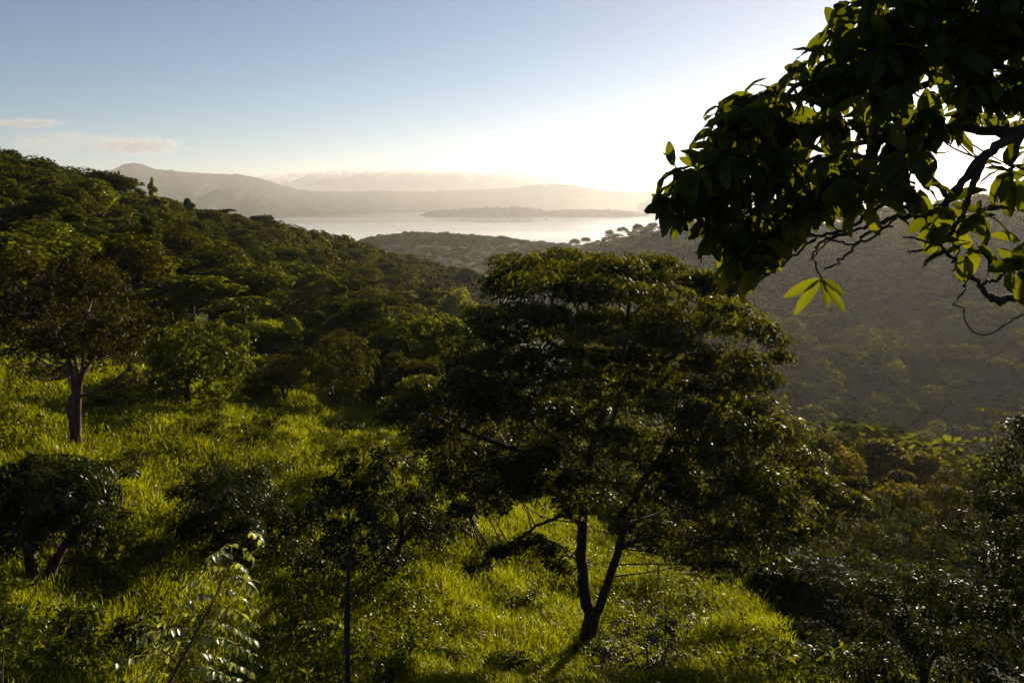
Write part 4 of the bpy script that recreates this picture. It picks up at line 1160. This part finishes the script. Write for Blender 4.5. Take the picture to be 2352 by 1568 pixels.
# ------------------------------------------------------------------ forest
def proto_crown(form, seed, nleaf, size, H=8.0, Wd=8.0):
    """crown and trunk meshes about the origin: form round, umbrella or tall"""
    g = np.random.default_rng(seed)
    wood = Acc(); cr = Acc()
    lobes = []
    if form == 'round':
        for k in range(15):
            d = nrm(g.normal(0, 1, 3)); d[2] = abs(d[2]) * 0.9 - 0.12
            c = np.array([d[0] * Wd * 0.33, d[1] * Wd * 0.33, H * 0.56 + d[2] * H * 0.3])
            s = g.uniform(0.16, 0.24)
            lobes.append((c, np.array([Wd * s, Wd * s, H * s * 0.7])))
    elif form == 'umbrella':
        for k in range(17):
            t = g.random()
            a = g.uniform(0, 2 * math.pi); q = Wd * 0.40 * math.sqrt(g.random())
            c = np.array([math.cos(a) * q, math.sin(a) * q, H * (0.90 - 0.30 * (q / (Wd * 0.42)) ** 2 - 0.28 * t * t)])
            s = g.uniform(0.13, 0.21)
            lobes.append((c, np.array([Wd * s, Wd * s, H * 0.055])))
    else:
        for k in range(14):
            t = k / 13.0
            a = k * 2.4; q = Wd * 0.22 * (1 - abs(t - 0.4)) * g.uniform(0.4, 1)
            c = np.array([math.cos(a) * q, math.sin(a) * q, H * (0.28 + 0.66 * t)])
            s = 0.20 * (1.15 - 0.75 * t) * g.uniform(0.8, 1.2)
            lobes.append((c, np.array([Wd * s, Wd * s, H * 0.09])))
    tube(wood, [[0, 0, -0.6], [0.1, 0.05, H * 0.25], [-0.05, 0.1, H * 0.5], [0.05, 0, H * 0.8]], [0.22, 0.17, 0.12, 0.05], seg=7, sub=4)
    nodes = branch_nodes([np.array([[0, 0, H * 0.2], [0, 0, H * 0.5], [0, 0, H * 0.8]])])
    per = nleaf // len(lobes)
    for c, rad in lobes:
        limb_to(wood, nodes, c, 0.07, 0.025, seg=4)
        P, d = lobe_points(c, rad, per, 0.6, 0.42)
        n = len(P)
        ph = g.uniform(0, 2 * math.pi, n)
        D = np.stack([np.cos(ph), np.sin(ph), g.uniform(-0.7, 0.25, n)], 1) + d * 0.4
        N = d * 0.55 + np.array([0, 0, 0.75]) + g.normal(0, 0.4, (n, 3))
        s = g.uniform(0.6, 1.25, n)
        t = np.clip(g.normal(g.uniform(0.3, 0.7), 0.25, n), 0, 1)
        leaves(cr, LEAF_FAR if size > 0.5 else LEAF_MID, P - D * size * 0.4, D, N, size * s, size * s * 0.55, t, 0.4)
    return wood, cr


PROTO = {}
for form, cnt in (('round', 4), ('umbrella', 4), ('tall', 2)):
    PROTO[form] = []
    for q in range(cnt):
        w, c = proto_crown(form, 100 + q + len(form) * 7, 5200, 0.42)
        PROTO[form].append((w.mesh('trunk_' + form, (0, 0, 0), True), c.mesh('crown_' + form)))
        PROTO[form][-1][0].materials.append(M['bark'])
        PROTO[form][-1][1].materials.append(M['deep'])
PN = {'n': 0}
FOREST = []          # (u, vtop, r, root, form, tone)


def forest_tree(name, x, y, H, Wd, form, tone, label, group=None, cat='tree', rz=None):
    z = float(ground(x, y))
    root = empty(name, (x, y, z), label, cat, group)
    q = PN['n'] = PN['n'] + 1
    wme, cme = PROTO[form][q % len(PROTO[form])]
    for nm, me in (('trunk', wme), ('crown', cme)):
        o = bpy.data.objects.new(nm, me); col.objects.link(o)
        o.parent = root
        if nm == 'crown':
            o.material_slots[0].link = 'OBJECT'
            o.material_slots[0].material = M[tone]
    root.rotation_euler = (0, 0, rng.uniform(0, 6.28) if rz is None else rz)
    root.scale = (Wd / 8.0, Wd / 8.0, H / 8.0)
    return root


TAKEN = []           # (x, y, radius)


def add_forest(u, vtop, width, r, form, tone, label, group=None, name=None):
    a = brg(u)
    p = at(u, vtop, r)
    x, y = p[0], p[1]
    z = float(ground(x, y))
    H = max(2.0, p[2] - z) * 1.03
    Wd = width * r / F_PX * 1.12
    TAKEN.append((x, y, Wd * 0.5))
    nm = name or {'round': 'broadleaf_tree', 'umbrella': 'umbrella_tree', 'tall': 'tall_tree'}[form]
    return forest_tree(nm, x, y, H, Wd, form, tone, label, group)


MIDLIST = [
    (1000, 692, 165, 56, 'round', 'bright', 'leafy green tree standing tall at the edge of the big spreading crown'),
    (790, 636, 300, 82, 'umbrella', 'olive', 'widest layered olive umbrella tree above the meadow, lakeward of the little clearing'),
    (690, 596, 210, 108, 'umbrella', 'deep', 'dark layered umbrella tree directly above the widest olive one'),
    (640, 765, 130, 60, 'round', 'deep', 'dark bushy tree just below the little grassy clearing'),
    (575, 742, 100, 62, 'round', 'bright', 'light green rounded tree between the little clearing and the speckled bushy tree'),
    (735, 748, 120, 60, 'round', 'deep', 'dark rounded tree below the widest olive umbrella tree'),
    (900, 800, 130, 48, 'round', 'deep', 'dark rounded tree next to the big spreading crown, at the meadow top'),
    (855, 716, 130, 68, 'umbrella', 'bronze', 'bronze layered tree beneath the widest olive umbrella tree'),
    (965, 800, 120, 45, 'round', 'olive', 'olive tree whose crown touches the big spreading crown'),
    (1065, 700, 90, 62, 'round', 'olive', 'small olive tree squeezed between the tall leafy tree and the big crown'),
    (1052, 648, 95, 120, 'round', 'pale', 'pale grey-green rounded tree low on the lakeward end of the hillside'),
    (1100, 690, 100, 96, 'umbrella', 'olive', 'olive layered tree below the pale grey-green rounded one'),
    (985, 640, 120, 130, 'umbrella', 'olive', 'hazy olive umbrella tree under the palm on the slope end'),
    (1075, 612, 70, 250, 'round', 'deep', 'dark round-headed tree alone beyond the end of the slope, below the meadow knoll'),
    (480, 640, 230, 92, 'umbrella', 'olive', 'broad olive umbrella tree above the speckled bushy tree'),
    (380, 620, 170, 78, 'round', 'deep', 'dark tree behind the brownish sparse tree, its lakeward neighbour'),
    (560, 560, 200, 128, 'umbrella', 'olive', 'layered olive tree high on the slope over the broad umbrella tree'),
    (20, 800, 110, 46, 'round', 'bright', 'bright green bush-like tree behind the reddish trunk, up the meadow'),
    (205, 378, 165, 122, 'round', 'deep', 'massive dark dome-shaped tree standing out on the ridge skyline'),
    (50, 348, 150, 108, 'round', 'deep', 'high dark tree at the upper end of the ridge skyline'),
    (140, 376, 90, 114, 'round', 'olive', 'low rounded olive tree on the skyline beside the massive dome'),
    (300, 412, 60, 140, 'umbrella', 'deep', 'small dark flat tree on the skyline between the dome and the pale column'),
    (272, 400, 26, 146, 'tall', 'olive', 'thin wispy treetop peeping over the skyline behind the massive dome'),
    (347, 414, 40, 160, 'tall', 'pale', 'pale yellow-green column of a tree poking above the ridge'),
    (2015, 780, 75, 322, 'tall', 'pale', 'tall light green tree standing out in the shaded valley wood'),
    (1905, 985, 170, 62, 'round', 'goldlit', 'golden olive rounded tree beyond the low tip of the big spreading crown'),  # gully trees: their yellow light is painted into the leaves
    (2010, 1000, 200, 68, 'umbrella', 'goldlit', 'broad golden umbrella tree in the gully, the widest there'),
    (2120, 1030, 150, 72, 'umbrella', 'goldlit', 'smaller golden umbrella tree beside the broad one in the gully'),
    (2200, 1040, 130, 80, 'round', 'olive', 'hazy olive tree at the far edge of the gully stand'),
    (1960, 1085, 130, 50, 'umbrella', 'bronze', 'bronze tree with splayed pale stems below the broad golden umbrella'),
    (2080, 1090, 130, 52, 'round', 'goldlit', 'golden rounded tree in front of the smaller golden umbrella tree in the gully'),
    (2180, 1100, 120, 48, 'umbrella', 'goldlit', 'layered olive tree behind the tangled tall shrub'),
]
LANDMARK = []
for (u, vt, w, r, form, tone, lab) in MIDLIST:
    add_forest(u, vt, w, r, form, tone, lab)

# scattered forest on the near hillside
TONE_W = {'deep': 'dark green', 'olive': 'olive', 'bronze': 'bronze', 'bright': 'fresh green', 'pale': 'pale green'}
FORM_W = {'round': 'round-crowned tree', 'umbrella': 'layered umbrella tree', 'tall': 'narrow tree'}
LANDM = [('the massive skyline dome', 205, 440), ('the pale ridge column', 347, 450), ('the slope end palm', 985, 620), ('the little grassy clearing', 668, 728),
         ('the widest olive umbrella tree', 790, 690), ('the brownish sparse tree', 170, 740), ('the speckled bushy tree', 450, 800), ('the highest skyline trees', 30, 350),
         ('the rusty fronds', 0, 445), ('where skyline meets lake', 655, 520), ('the pale grey-green tree', 1052, 680), ('the lakeward slope foot', 900, 600)]
GROUP_HILL = 'forest trees on the hillside above the clearing'


def scatter_hill():
    cand = []
    U0, U1 = brg(-120), brg(1130)
    for _ in range(26000):
        a = rng.uniform(U0, U1)
        r = math.sqrt(rng.uniform(46 ** 2, 300 ** 2))
        lim = float(np.interp(a, [brg(u) for u in GU], GR)) + 3.5
        if r < lim: continue
        x, y = math.sin(a) * r, math.cos(a) * r
        Wd = rng.uniform(5.5, 9.5)
        if abs(a - brg(668)) < 0.05 and 52 < r < 84: continue      # keeps the little clearing open
        ok = True
        for (tx, ty, tr) in TAKEN:
            if (tx - x) ** 2 + (ty - y) ** 2 < ((tr + Wd * 0.5) * 0.62) ** 2: ok = False; break
        if not ok: continue
        H = rng.uniform(5.5, 8.5)
        g = float(ground(x, y))
        top = g + H
        # hidden behind nearer ground and canopy?
        rs = np.linspace(46, r - 6, 24) if r > 60 else np.array([46.0])
        hz = (ground(np.sin(a) * rs, np.cos(a) * rs) + 3.6 - CAMZ) / rs
        if (top - CAMZ) / r < hz.max() + 0.004: continue
        TAKEN.append((x, y, Wd * 0.5))
        cand.append((x, y, g, H, Wd, r, a))
    # largest in the picture first
    cand.sort(key=lambda c: -(c[4] / c[5]))
    named = cand[:165]
    rest = cand[165:]
    rows = []
    for (x, y, g, H, Wd, r, a) in named:
        f = rng.random(); form = 'round' if f < 0.66 else 'umbrella' if f < 0.94 else 'tall'
        if form == 'tall': Wd *= 0.7
        hue = vnoise(x / 22, y / 22, 91) * 0.6 + rng.random() * 0.4
        tone = 'deep' if hue < 0.52 else 'olive' if hue < 0.66 else 'bright' if hue < 0.76 else 'bronze'
        u, v = px([[x, y, g + H * 0.6]]); u, v = float(u[0]), float(v[0])
        best = min(LANDM, key=lambda q: math.hypot(q[1] - u, (q[2] - v) * 1.3))
        rows.append([x, y, H, Wd, form, tone, best, math.hypot(best[1] - u, best[2] - v)])
    buckets = {}
    for q in rows: buckets.setdefault((q[5], q[4], q[6][0]), []).append(q)
    ORD = ['nearest', 'second nearest', 'third nearest', 'fourth nearest', 'fifth nearest', 'sixth nearest', 'seventh nearest', 'eighth nearest', 'ninth nearest', 'tenth nearest', 'eleventh nearest', 'twelfth nearest']
    for (tone, form, lm), qs in buckets.items():
        qs.sort(key=lambda q: q[7])
        for k, q in enumerate(qs):
            w = ORD[min(k, len(ORD) - 1)]
            lab = f'{TONE_W[tone]} {FORM_W[form]} on the slope, {w} to {lm}' if len(qs) > 1 else f'only {TONE_W[tone]} {FORM_W[form]} close to {lm}'
            nm = {'round': 'broadleaf_tree', 'umbrella': 'umbrella_tree', 'tall': 'tall_tree'}[form]
            forest_tree(nm, q[0], q[1], q[2], q[3], form, tone, lab, GROUP_HILL)
    return rest


hill_rest = scatter_hill()


def far_crown(seed, n, size):
    g = np.random.default_rng(seed)
    acc = Acc()
    P = []
    form = seed % 2
    for k in range(7):
        d = nrm(g.normal(0, 1, 3)); d[2] = abs(d[2])
        if form:
            c = np.array([d[0] * 0.36, d[1] * 0.36, 0.62 + 0.28 * d[2] * 0.8]); rad = np.array([0.2, 0.2, 0.09])
        else:
            c = np.array([d[0] * 0.30, d[1] * 0.30, 0.45 + 0.38 * d[2]]); rad = np.array([0.22, 0.22, 0.2])
        p, dd = lobe_points(c, rad, n // 7, 0.6, 0.42)
        ph = g.uniform(0, 6.28, len(p))
        D = np.stack([np.cos(ph), np.sin(ph), g.uniform(-0.6, 0.2, len(p))], 1)
        leaves(acc, LEAF_FAR, p - D * size * 0.4, D, dd * 0.5 + [0, 0, 0.8] + g.normal(0, 0.35, (len(p), 3)), size * g.uniform(0.6, 1.2, len(p)), size * 0.6, np.clip(g.normal(0.3 + 0.4 * g.random(), 0.2, len(p)), 0, 1), 0.3)
    twig_prisms(acc, np.array([[0, 0, -0.1]]), np.array([[0, 0, 0.7]]), 0.03, 0.012)
    return np.concatenate(acc.V), {k: np.concatenate(v) for k, v in acc.F.items()}, np.concatenate(acc.r)


FARP = [far_crown(s, 560, 0.12) for s in range(300, 308)]


def far_wood(name, label, spots, mat, cat='forest'):
    """one mass of far crowns: spots (x, y, z, H, Wd)"""
    acc = Acc()
    for (x, y, z, H, Wd) in spots:
        V, F, rr = FARP[int(rng.integers(len(FARP)))]
        a = rng.uniform(0, 6.28); c, s = math.cos(a), math.sin(a)
        Q = np.stack([(V[:, 0] * c - V[:, 1] * s) * Wd + x, (V[:, 0] * s + V[:, 1] * c) * Wd + y, V[:, 2] * H + z], 1)
        acc.add(Q, list(F.values()), np.clip(rr * 0.5 + rng.uniform(-0.2, 0.75), 0, 1))
    o = obj(name, acc.mesh(name), M[mat])
    return tag(o, label, cat, kind='stuff')


far_wood('forest', 'far treetops along the ridge and lower end of the near hillside', [(c[0], c[1], c[2] - 0.3, c[3], c[4]) for c in hill_rest], 'olive')


def under_growth():
    spots = []
    for _ in range(2600):
        a = rng.uniform(brg(-120), brg(2500)); r = math.exp(rng.uniform(math.log(24), math.log(240)))
        lim = float(np.interp(a, [brg(u) for u in GU], GR)) + 1.5
        if r < lim or (abs(a - brg(668)) < 0.03 and 66 < r < 84): continue
        x, y = math.sin(a) * r, math.cos(a) * r
        spots.append((x, y, float(ground(x, y)) - 0.4, rng.uniform(1.2, 2.6), rng.uniform(2.0, 4.5)))
    far_wood('undergrowth', 'dark tangled undergrowth between the forest trees', spots, 'deep', 'undergrowth')


under_growth()


# woods across the valley and on the knoll
def sample_ground(u0, u1, r0, r1, n, spacing, keepf=None):
    out = []
    cell = {}
    for _ in range(n):
        a = rng.uniform(brg(u0), brg(u1)); r = math.sqrt(rng.uniform(r0 * r0, r1 * r1))
        x, y = math.sin(a) * r, math.cos(a) * r
        if keepf and not keepf(x, y, a, r): continue
        kx, ky = int(x // spacing), int(y // spacing)
        if any(math.hypot(x - q[0], y - q[1]) < spacing for dx in (-1, 0, 1) for dy in (-1, 0, 1) for q in cell.get((kx + dx, ky + dy), ())): continue
        cell.setdefault((kx, ky), []).append((x, y))
        out.append((x, y))
    z = ground(np.array([p[0] for p in out]), np.array([p[1] for p in out]))
    return [(p[0], p[1], float(q)) for p, q in zip(out, z)]


valley = sample_ground(1330, 2560, 92, 660, 19000, 6.8)
vspots = [(x, y, z - 0.5, rng.uniform(6, 16), rng.uniform(9, 19)) for x, y, z in valley]
far_wood('forest', 'hazy unbroken wood covering the far side of the valley', vspots, 'farleaf')

knoll = sample_ground(790, 1480, 540, 1060, 9000, 9.0, lambda x, y, a, r: fbm(x / 60, y / 60, 3, 55) > -0.14 or r > 990)
far_wood('forest', 'hazy scrub patches around the knoll meadows by the lake', [(x, y, z - 0.5, rng.uniform(3, 8), rng.uniform(6, 13)) for x, y, z in knoll], 'farleaf')

# trees one can tell apart on the knoll crest and along the crest of the valley's far side
crest = sample_ground(800, 1420, 860, 1060, 7000, 6.5, lambda x, y, a, r: fbm(x / 45, y / 45, 2, 71) > -0.12)
far_wood('forest', 'hazy low wood along the knoll crest before the lake', [(x, y, z - 0.6, rng.uniform(4, 9), rng.uniform(8, 14)) for x, y, z in crest], 'farleaf')

GK = 'trees standing along the crest of the knoll'
KN = [(858, 542), (885, 538), (915, 536), (940, 538), (962, 533), (985, 531), (1008, 533), (1030, 528), (1050, 534), (1075, 531), (1098, 536), (1122, 541), (1145, 546), (1157, 540), (1172, 549), (1195, 548), (1215, 545), (1238, 552), (1262, 546), (1282, 553), (1302, 548)]
LOOKS = ['first', 'second', 'third', 'fourth', 'fifth', 'sixth', 'seventh', 'eighth', 'ninth', 'tenth', 'eleventh', 'twelfth', 'thirteenth', 'fourteenth', 'fifteenth', 'sixteenth', 'seventeenth', 'eighteenth', 'nineteenth', 'twentieth', 'twenty-first']
for k, (u, vt) in enumerate(KN):
    r = 985 if u < 1150 else 930
    fm = 'round'
    u = u + rng.uniform(-9, 9); vt = vt + rng.uniform(-3, 5)
    a_, t_ = ray(u, vt)
    x, y = math.sin(a_) * r, math.cos(a_) * r
    z = float(ground(x, y)); H = max(7.0, min(13.0, CAMZ + float(t_) * r - z))
    forest_tree('knoll_tree', x, y, H, rng.uniform(8, 20), fm, 'olive', f'hazy tree on the knoll crest by the lake, {LOOKS[k]} along from the slope side', GK)
GC = 'trees along the crest across the valley'
CR = [(1285, 556), (1320, 545), (1345, 541), (1400, 525), (1430, 518), (1465, 511), (1500, 506), (1940, 492), (1990, 489), (2040, 490), (2100, 486), (2310, 462), (2335, 458), (2280, 470)]
for k, (u, vt) in enumerate(CR):
    r = float(np.interp(u, [1285, 1400, 1500, 2000, 2352], [880, 800, 700, 615, 690]))
    a_, t_ = ray(u, vt)
    x, y = math.sin(a_) * r, math.cos(a_) * r
    z = float(ground(x, y)); H = max(6.0, min(16.0, CAMZ + float(t_) * r - z))
    forest_tree('crest_tree', x, y, H, rng.uniform(9, 14), 'round', 'olive', f'small hazy tree on the crest across the valley, {LOOKS[k]} along from the knoll', GC)
# valley crowns in brighter leaf colours, painted in for sunlight
GV = 'crowns coloured as sunlit on the shaded valley side'
VS = [(1905, 845, 300), (1880, 800, 320), (1960, 720, 380), (2080, 660, 430), (2150, 700, 390), (2180, 660, 420), (2230, 720, 370), (2240, 675, 410), (2130, 790, 330), (2100, 730, 370), (1830, 850, 300), (1780, 760, 350), (2290, 660, 420), (2040, 700, 400), (2200, 800, 325), (2300, 760, 345)]
for k, (u, v, r) in enumerate(VS):
    a = brg(u); x, y = math.sin(a) * r, math.cos(a) * r
    forest_tree('valley_tree', x, y, rng.uniform(9, 13), rng.uniform(10, 15), ('umbrella', 'round')[k % 2], ('goldlit', 'olive', 'farleaf')[k % 3], f'crown coloured as sunlit in the valley wood, {LOOKS[k]} counting from beside the lone pale tree', GV)


# ------------------------------------------------------------------ palms
def palm(label, crown_c, r, size, droop, n, mat, seed):
    g = np.random.default_rng(seed)
    b = crown_c.copy(); b[2] = float(ground(b[0], b[1])) - 0.2
    root = empty('palm_tree', b, label, 'palm')
    a = Acc(); tube(a, [b, b * 0.5 + crown_c * 0.5 + [0.2, 0, 0], crown_c], [0.2, 0.16, 0.13], seg=8, lump=0.05)
    obj('trunk', a.mesh('trunk', b, True), M['bark'], root)
    for k in range(n):
        f = Acc()
        ph = k * 2.39996; el = g.uniform(-0.2, 1.1)
        d = np.array([math.cos(ph) * math.cos(el), math.sin(ph) * math.cos(el), math.sin(el)])
        ts = np.linspace(0, 1, 14)
        C = crown_c + d * (ts * size)[:, None] + np.array([0, 0, -1.0]) * (droop * size * ts ** 2.2)[:, None]
        tube(f, C, 0.03 * size / 3, 0.008, seg=4, smooth_path=False)
        T = nrm(np.gradient(C, axis=0))
        q = np.linspace(0.12, 0.98, 34)
        Q = np.stack([np.interp(q, ts, C[:, w]) for w in range(3)], 1)
        TT = nrm(np.stack([np.interp(q, ts, T[:, w]) for w in range(3)], 1))
        S = nrm(np.cross(TT, [0, 0, 1]))
        for sg in (-1, 1):
            D = S * sg * 0.8 + TT * 0.5 + np.array([0, 0, -0.45])
            leaves(f, LEAF_FAR, Q, D, np.tile([0, 0, 1.0], (len(Q), 1)), size * 0.24 * np.sin(q * 2.8 + 0.25), size * 0.028, g.uniform(0.2, 1, len(Q)), 0.5)
        obj('frond', f.mesh('frond', b), M[mat], root)
    return root


palm('small palm with glinting fronds at the lakeward end of the forested slope', at(985, 617, 250), 250, 3.6, 0.55, 15, 'palm', 5)
palm('palm with rusty drooping fronds just entering the view in front of the skyline wood', at(-26, 430, 96), 96, 2.9, 0.9, 15, 'palm', 6)


# ------------------------------------------------------------------ small things
def boat(u, v, L, label):
    a, t = ray(u, v)
    r = -CAMZ / float(t)
    b = np.array([math.sin(a) * r, math.cos(a) * r, 0.0])
    root = empty('fishing_boat', b, label, 'boat', 'small boats scattered on the lake')
    acc = Acc()
    xs = np.linspace(-0.5, 0.5, 9)
    sec = []
    for x in xs:
        w = 0.16 * (1 - (2 * abs(x)) ** 2.2) + 0.004
        zt = 0.10 + 0.12 * (2 * x) ** 2
        sec += [(x, -w, zt), (x, -w * 0.6, -0.03), (x, 0, -0.06), (x, w * 0.6, -0.03), (x, w, zt)]
    V = np.array(sec) * L
    F = [(i * 5 + j, i * 5 + j + 1, i * 5 + j + 6, i * 5 + j + 5) for i in range(8) for j in range(4)]
    acc.add(V, [np.array(F)])
    obj('hull', acc.mesh('hull', (0, 0, 0), True), M['bark'], root)
    p = Acc()
    tube(p, [[-0.1 * L, 0, 0.05 * L], [-0.1 * L, 0, 0.32 * L]], 0.04 * L, 0.03 * L, seg=6)
    obj('post', p.mesh('post'), M['bark'], root)
    root.rotation_euler = (0, 0, rng.uniform(-0.6, 0.6))


for (u, v, L, lab) in [(1062, 507, 9, 'dark boat on open water off the tip of the low island'), (1136, 512, 9, 'dark boat in mid lake, closest to the knoll trees'), (1212, 506, 10, 'dark boat on the lake right below the middle of the island'),
                       (1255, 505, 14, 'longest dark boat on the lake, near the end of the island'), (1168, 500, 12, 'dark boat close under the island shore'), (905, 520, 8, 'dark boat in the narrow part of the lake near the slope')]:
    boat(u, v, L, lab)


# ------------------------------------------------------------------ clouds, well outside the haze
def cloud(name, label, c, rad, blobs, dens, seed, cat='cloud', kind=None, nscale=1.0, thr=0.42, namp=2.4):
    g = np.random.default_rng(seed)
    acc = Acc()
    # lumpy closed hull
    nu, nv = 40, 20
    th = np.linspace(0, 2 * math.pi, nu, endpoint=False); ph = np.linspace(0.001, math.pi - 0.001, nv)
    T, Pp = np.meshgrid(th, ph)
    d = np.stack([np.sin(Pp) * np.cos(T), np.sin(Pp) * np.sin(T), np.cos(Pp)], -1)
    q = 1 + 0.10 * fbm(d[..., 0] * 3 + seed, d[..., 2] * 3 + d[..., 1] * 2, 3, seed)
    V = (d * q[..., None] * np.asarray(rad)).reshape(-1, 3)
    i = np.arange(nv - 1)[:, None] * nu; j = np.arange(nu)[None]; k = (j + 1) % nu
    acc.add(V, [np.stack([i + j, i + j + nu, i + k + nu, i + k], -1).reshape(-1, 4), np.arange(nu)[None, ::-1], (np.arange(nu) + (nv - 1) * nu)[None]])
    m, nt, N, L, out = new_mat('cloud_vapour')
    tc = N.new('ShaderNodeTexCoord')
    mp = N.new('ShaderNodeMapping'); mp.inputs['Scale'].default_value = tuple(1.0 / x for x in rad)
    L.new(tc.outputs['Object'], mp.inputs[0])
    ln = N.new('ShaderNodeVectorMath'); ln.operation = 'LENGTH'; L.new(mp.outputs[0], ln.inputs[0])
    fall = N.new('ShaderNodeMapRange'); fall.inputs[1].default_value = 0.35; fall.inputs[2].default_value = 0.95; fall.inputs[3].default_value = 1; fall.inputs[4].default_value = 0
    fall.interpolation_type = 'SMOOTHSTEP'
    L.new(ln.outputs['Value'], fall.inputs[0])
    no = N.new('ShaderNodeTexNoise'); no.inputs['Detail'].default_value = 6; no.inputs['Scale'].default_value = nscale * 3.0 / max(rad)
    no.inputs['Roughness'].default_value = 0.65
    mz = N.new('ShaderNodeMapping'); mz.inputs['Scale'].default_value = (1, 1, 2.6)
    L.new(tc.outputs['Object'], mz.inputs[0]); L.new(mz.outputs[0], no.inputs['Vector'])
    ad = N.new('ShaderNodeMath'); ad.operation = 'MULTIPLY_ADD'; ad.inputs[1].default_value = 0.55
    n2 = N.new('ShaderNodeMath'); n2.operation = 'MULTIPLY_ADD'; n2.inputs[1].default_value = namp; n2.inputs[2].default_value = -0.3 * namp
    L.new(no.outputs[0], n2.inputs[0])
    L.new(fall.outputs[0], ad.inputs[0]); L.new(n2.outputs[0], ad.inputs[2])
    rg = N.new('ShaderNodeMapRange'); rg.inputs[1].default_value = thr + 0.30; rg.inputs[2].default_value = thr + 0.50; rg.inputs[3].default_value = 0; rg.inputs[4].default_value = dens
    L.new(ad.outputs[0], rg.inputs[0])
    mu = N.new('ShaderNodeMath'); mu.operation = 'MULTIPLY'; L.new(rg.outputs[0], mu.inputs[0]); L.new(fall.outputs[0], mu.inputs[1])
    pv = N.new('ShaderNodeVolumePrincipled'); pv.inputs['Color'].default_value = (0.95, 0.9, 0.88, 1); pv.inputs['Anisotropy'].default_value = 0.25
    L.new(mu.outputs[0], pv.inputs['Density'])
    L.new(pv.outputs[0], out.inputs['Volume'])
    o = obj(name, acc.mesh(name), m)
    o.location = [float(x) for x in c]
    tag(o, label, cat, kind=kind)
    return o


def cl_at(u, v, r): return at(u, v, r)


RC = 11500.0
pxm = RC / F_PX
cloud('cloud', 'slim lens-shaped white cloud high above the ridge', cl_at(55, 283, RC), (115 * pxm, 20 * pxm, 14 * pxm), 0, 0.006, 3, nscale=1.5, thr=0.48, namp=3.0)
cloud('cloud', 'small flat-based puffy cloud over the lakeward ridge', cl_at(318, 336, RC), (140 * pxm, 22 * pxm, 28 * pxm), 0, 0.007, 4, nscale=2.4, thr=0.5, namp=3.2)
cloud('cloud', 'faint pinkish smear of cloud trailing above the ridge', cl_at(140, 325, RC), (190 * pxm, 50 * pxm, 34 * pxm), 0, 0.0012, 5, nscale=1.0)
fb = cloud('fog_bank', 'long bank of low fog resting on the mountains beyond the lake', cl_at(960, 424, RC), (600 * pxm, 44 * pxm, 54 * pxm), 0, 0.026, 7, cat='fog bank', kind='stuff', nscale=9.0, thr=0.40, namp=3.2)

# ------------------------------------------------------------------ the hazy air
HZ = 8900.0
bm_V = np.array([(x, y, z) for z in (-6.0, 420.0) for y in (-HZ, HZ) for x in (-HZ, HZ)])
bm_F = np.array([(0, 2, 3, 1), (4, 5, 7, 6), (0, 1, 5, 4), (2, 6, 7, 3), (0, 4, 6, 2), (1, 3, 7, 5)])
mh, nt, N, L, out = new_mat('hazy_air')
pv = N.new('ShaderNodeVolumePrincipled')
pv.inputs['Color'].default_value = (0.95, 0.93, 0.92, 1)
pv.inputs['Density'].default_value = 0.00008
pv.inputs['Anisotropy'].default_value = 0.5
L.new(pv.outputs[0], out.inputs['Volume'])
hz = obj('haze', mesh_from('haze', bm_V, [bm_F]), mh)
tag(hz, 'pale morning haze filling the valley and the lake basin', 'haze', kind='stuff')
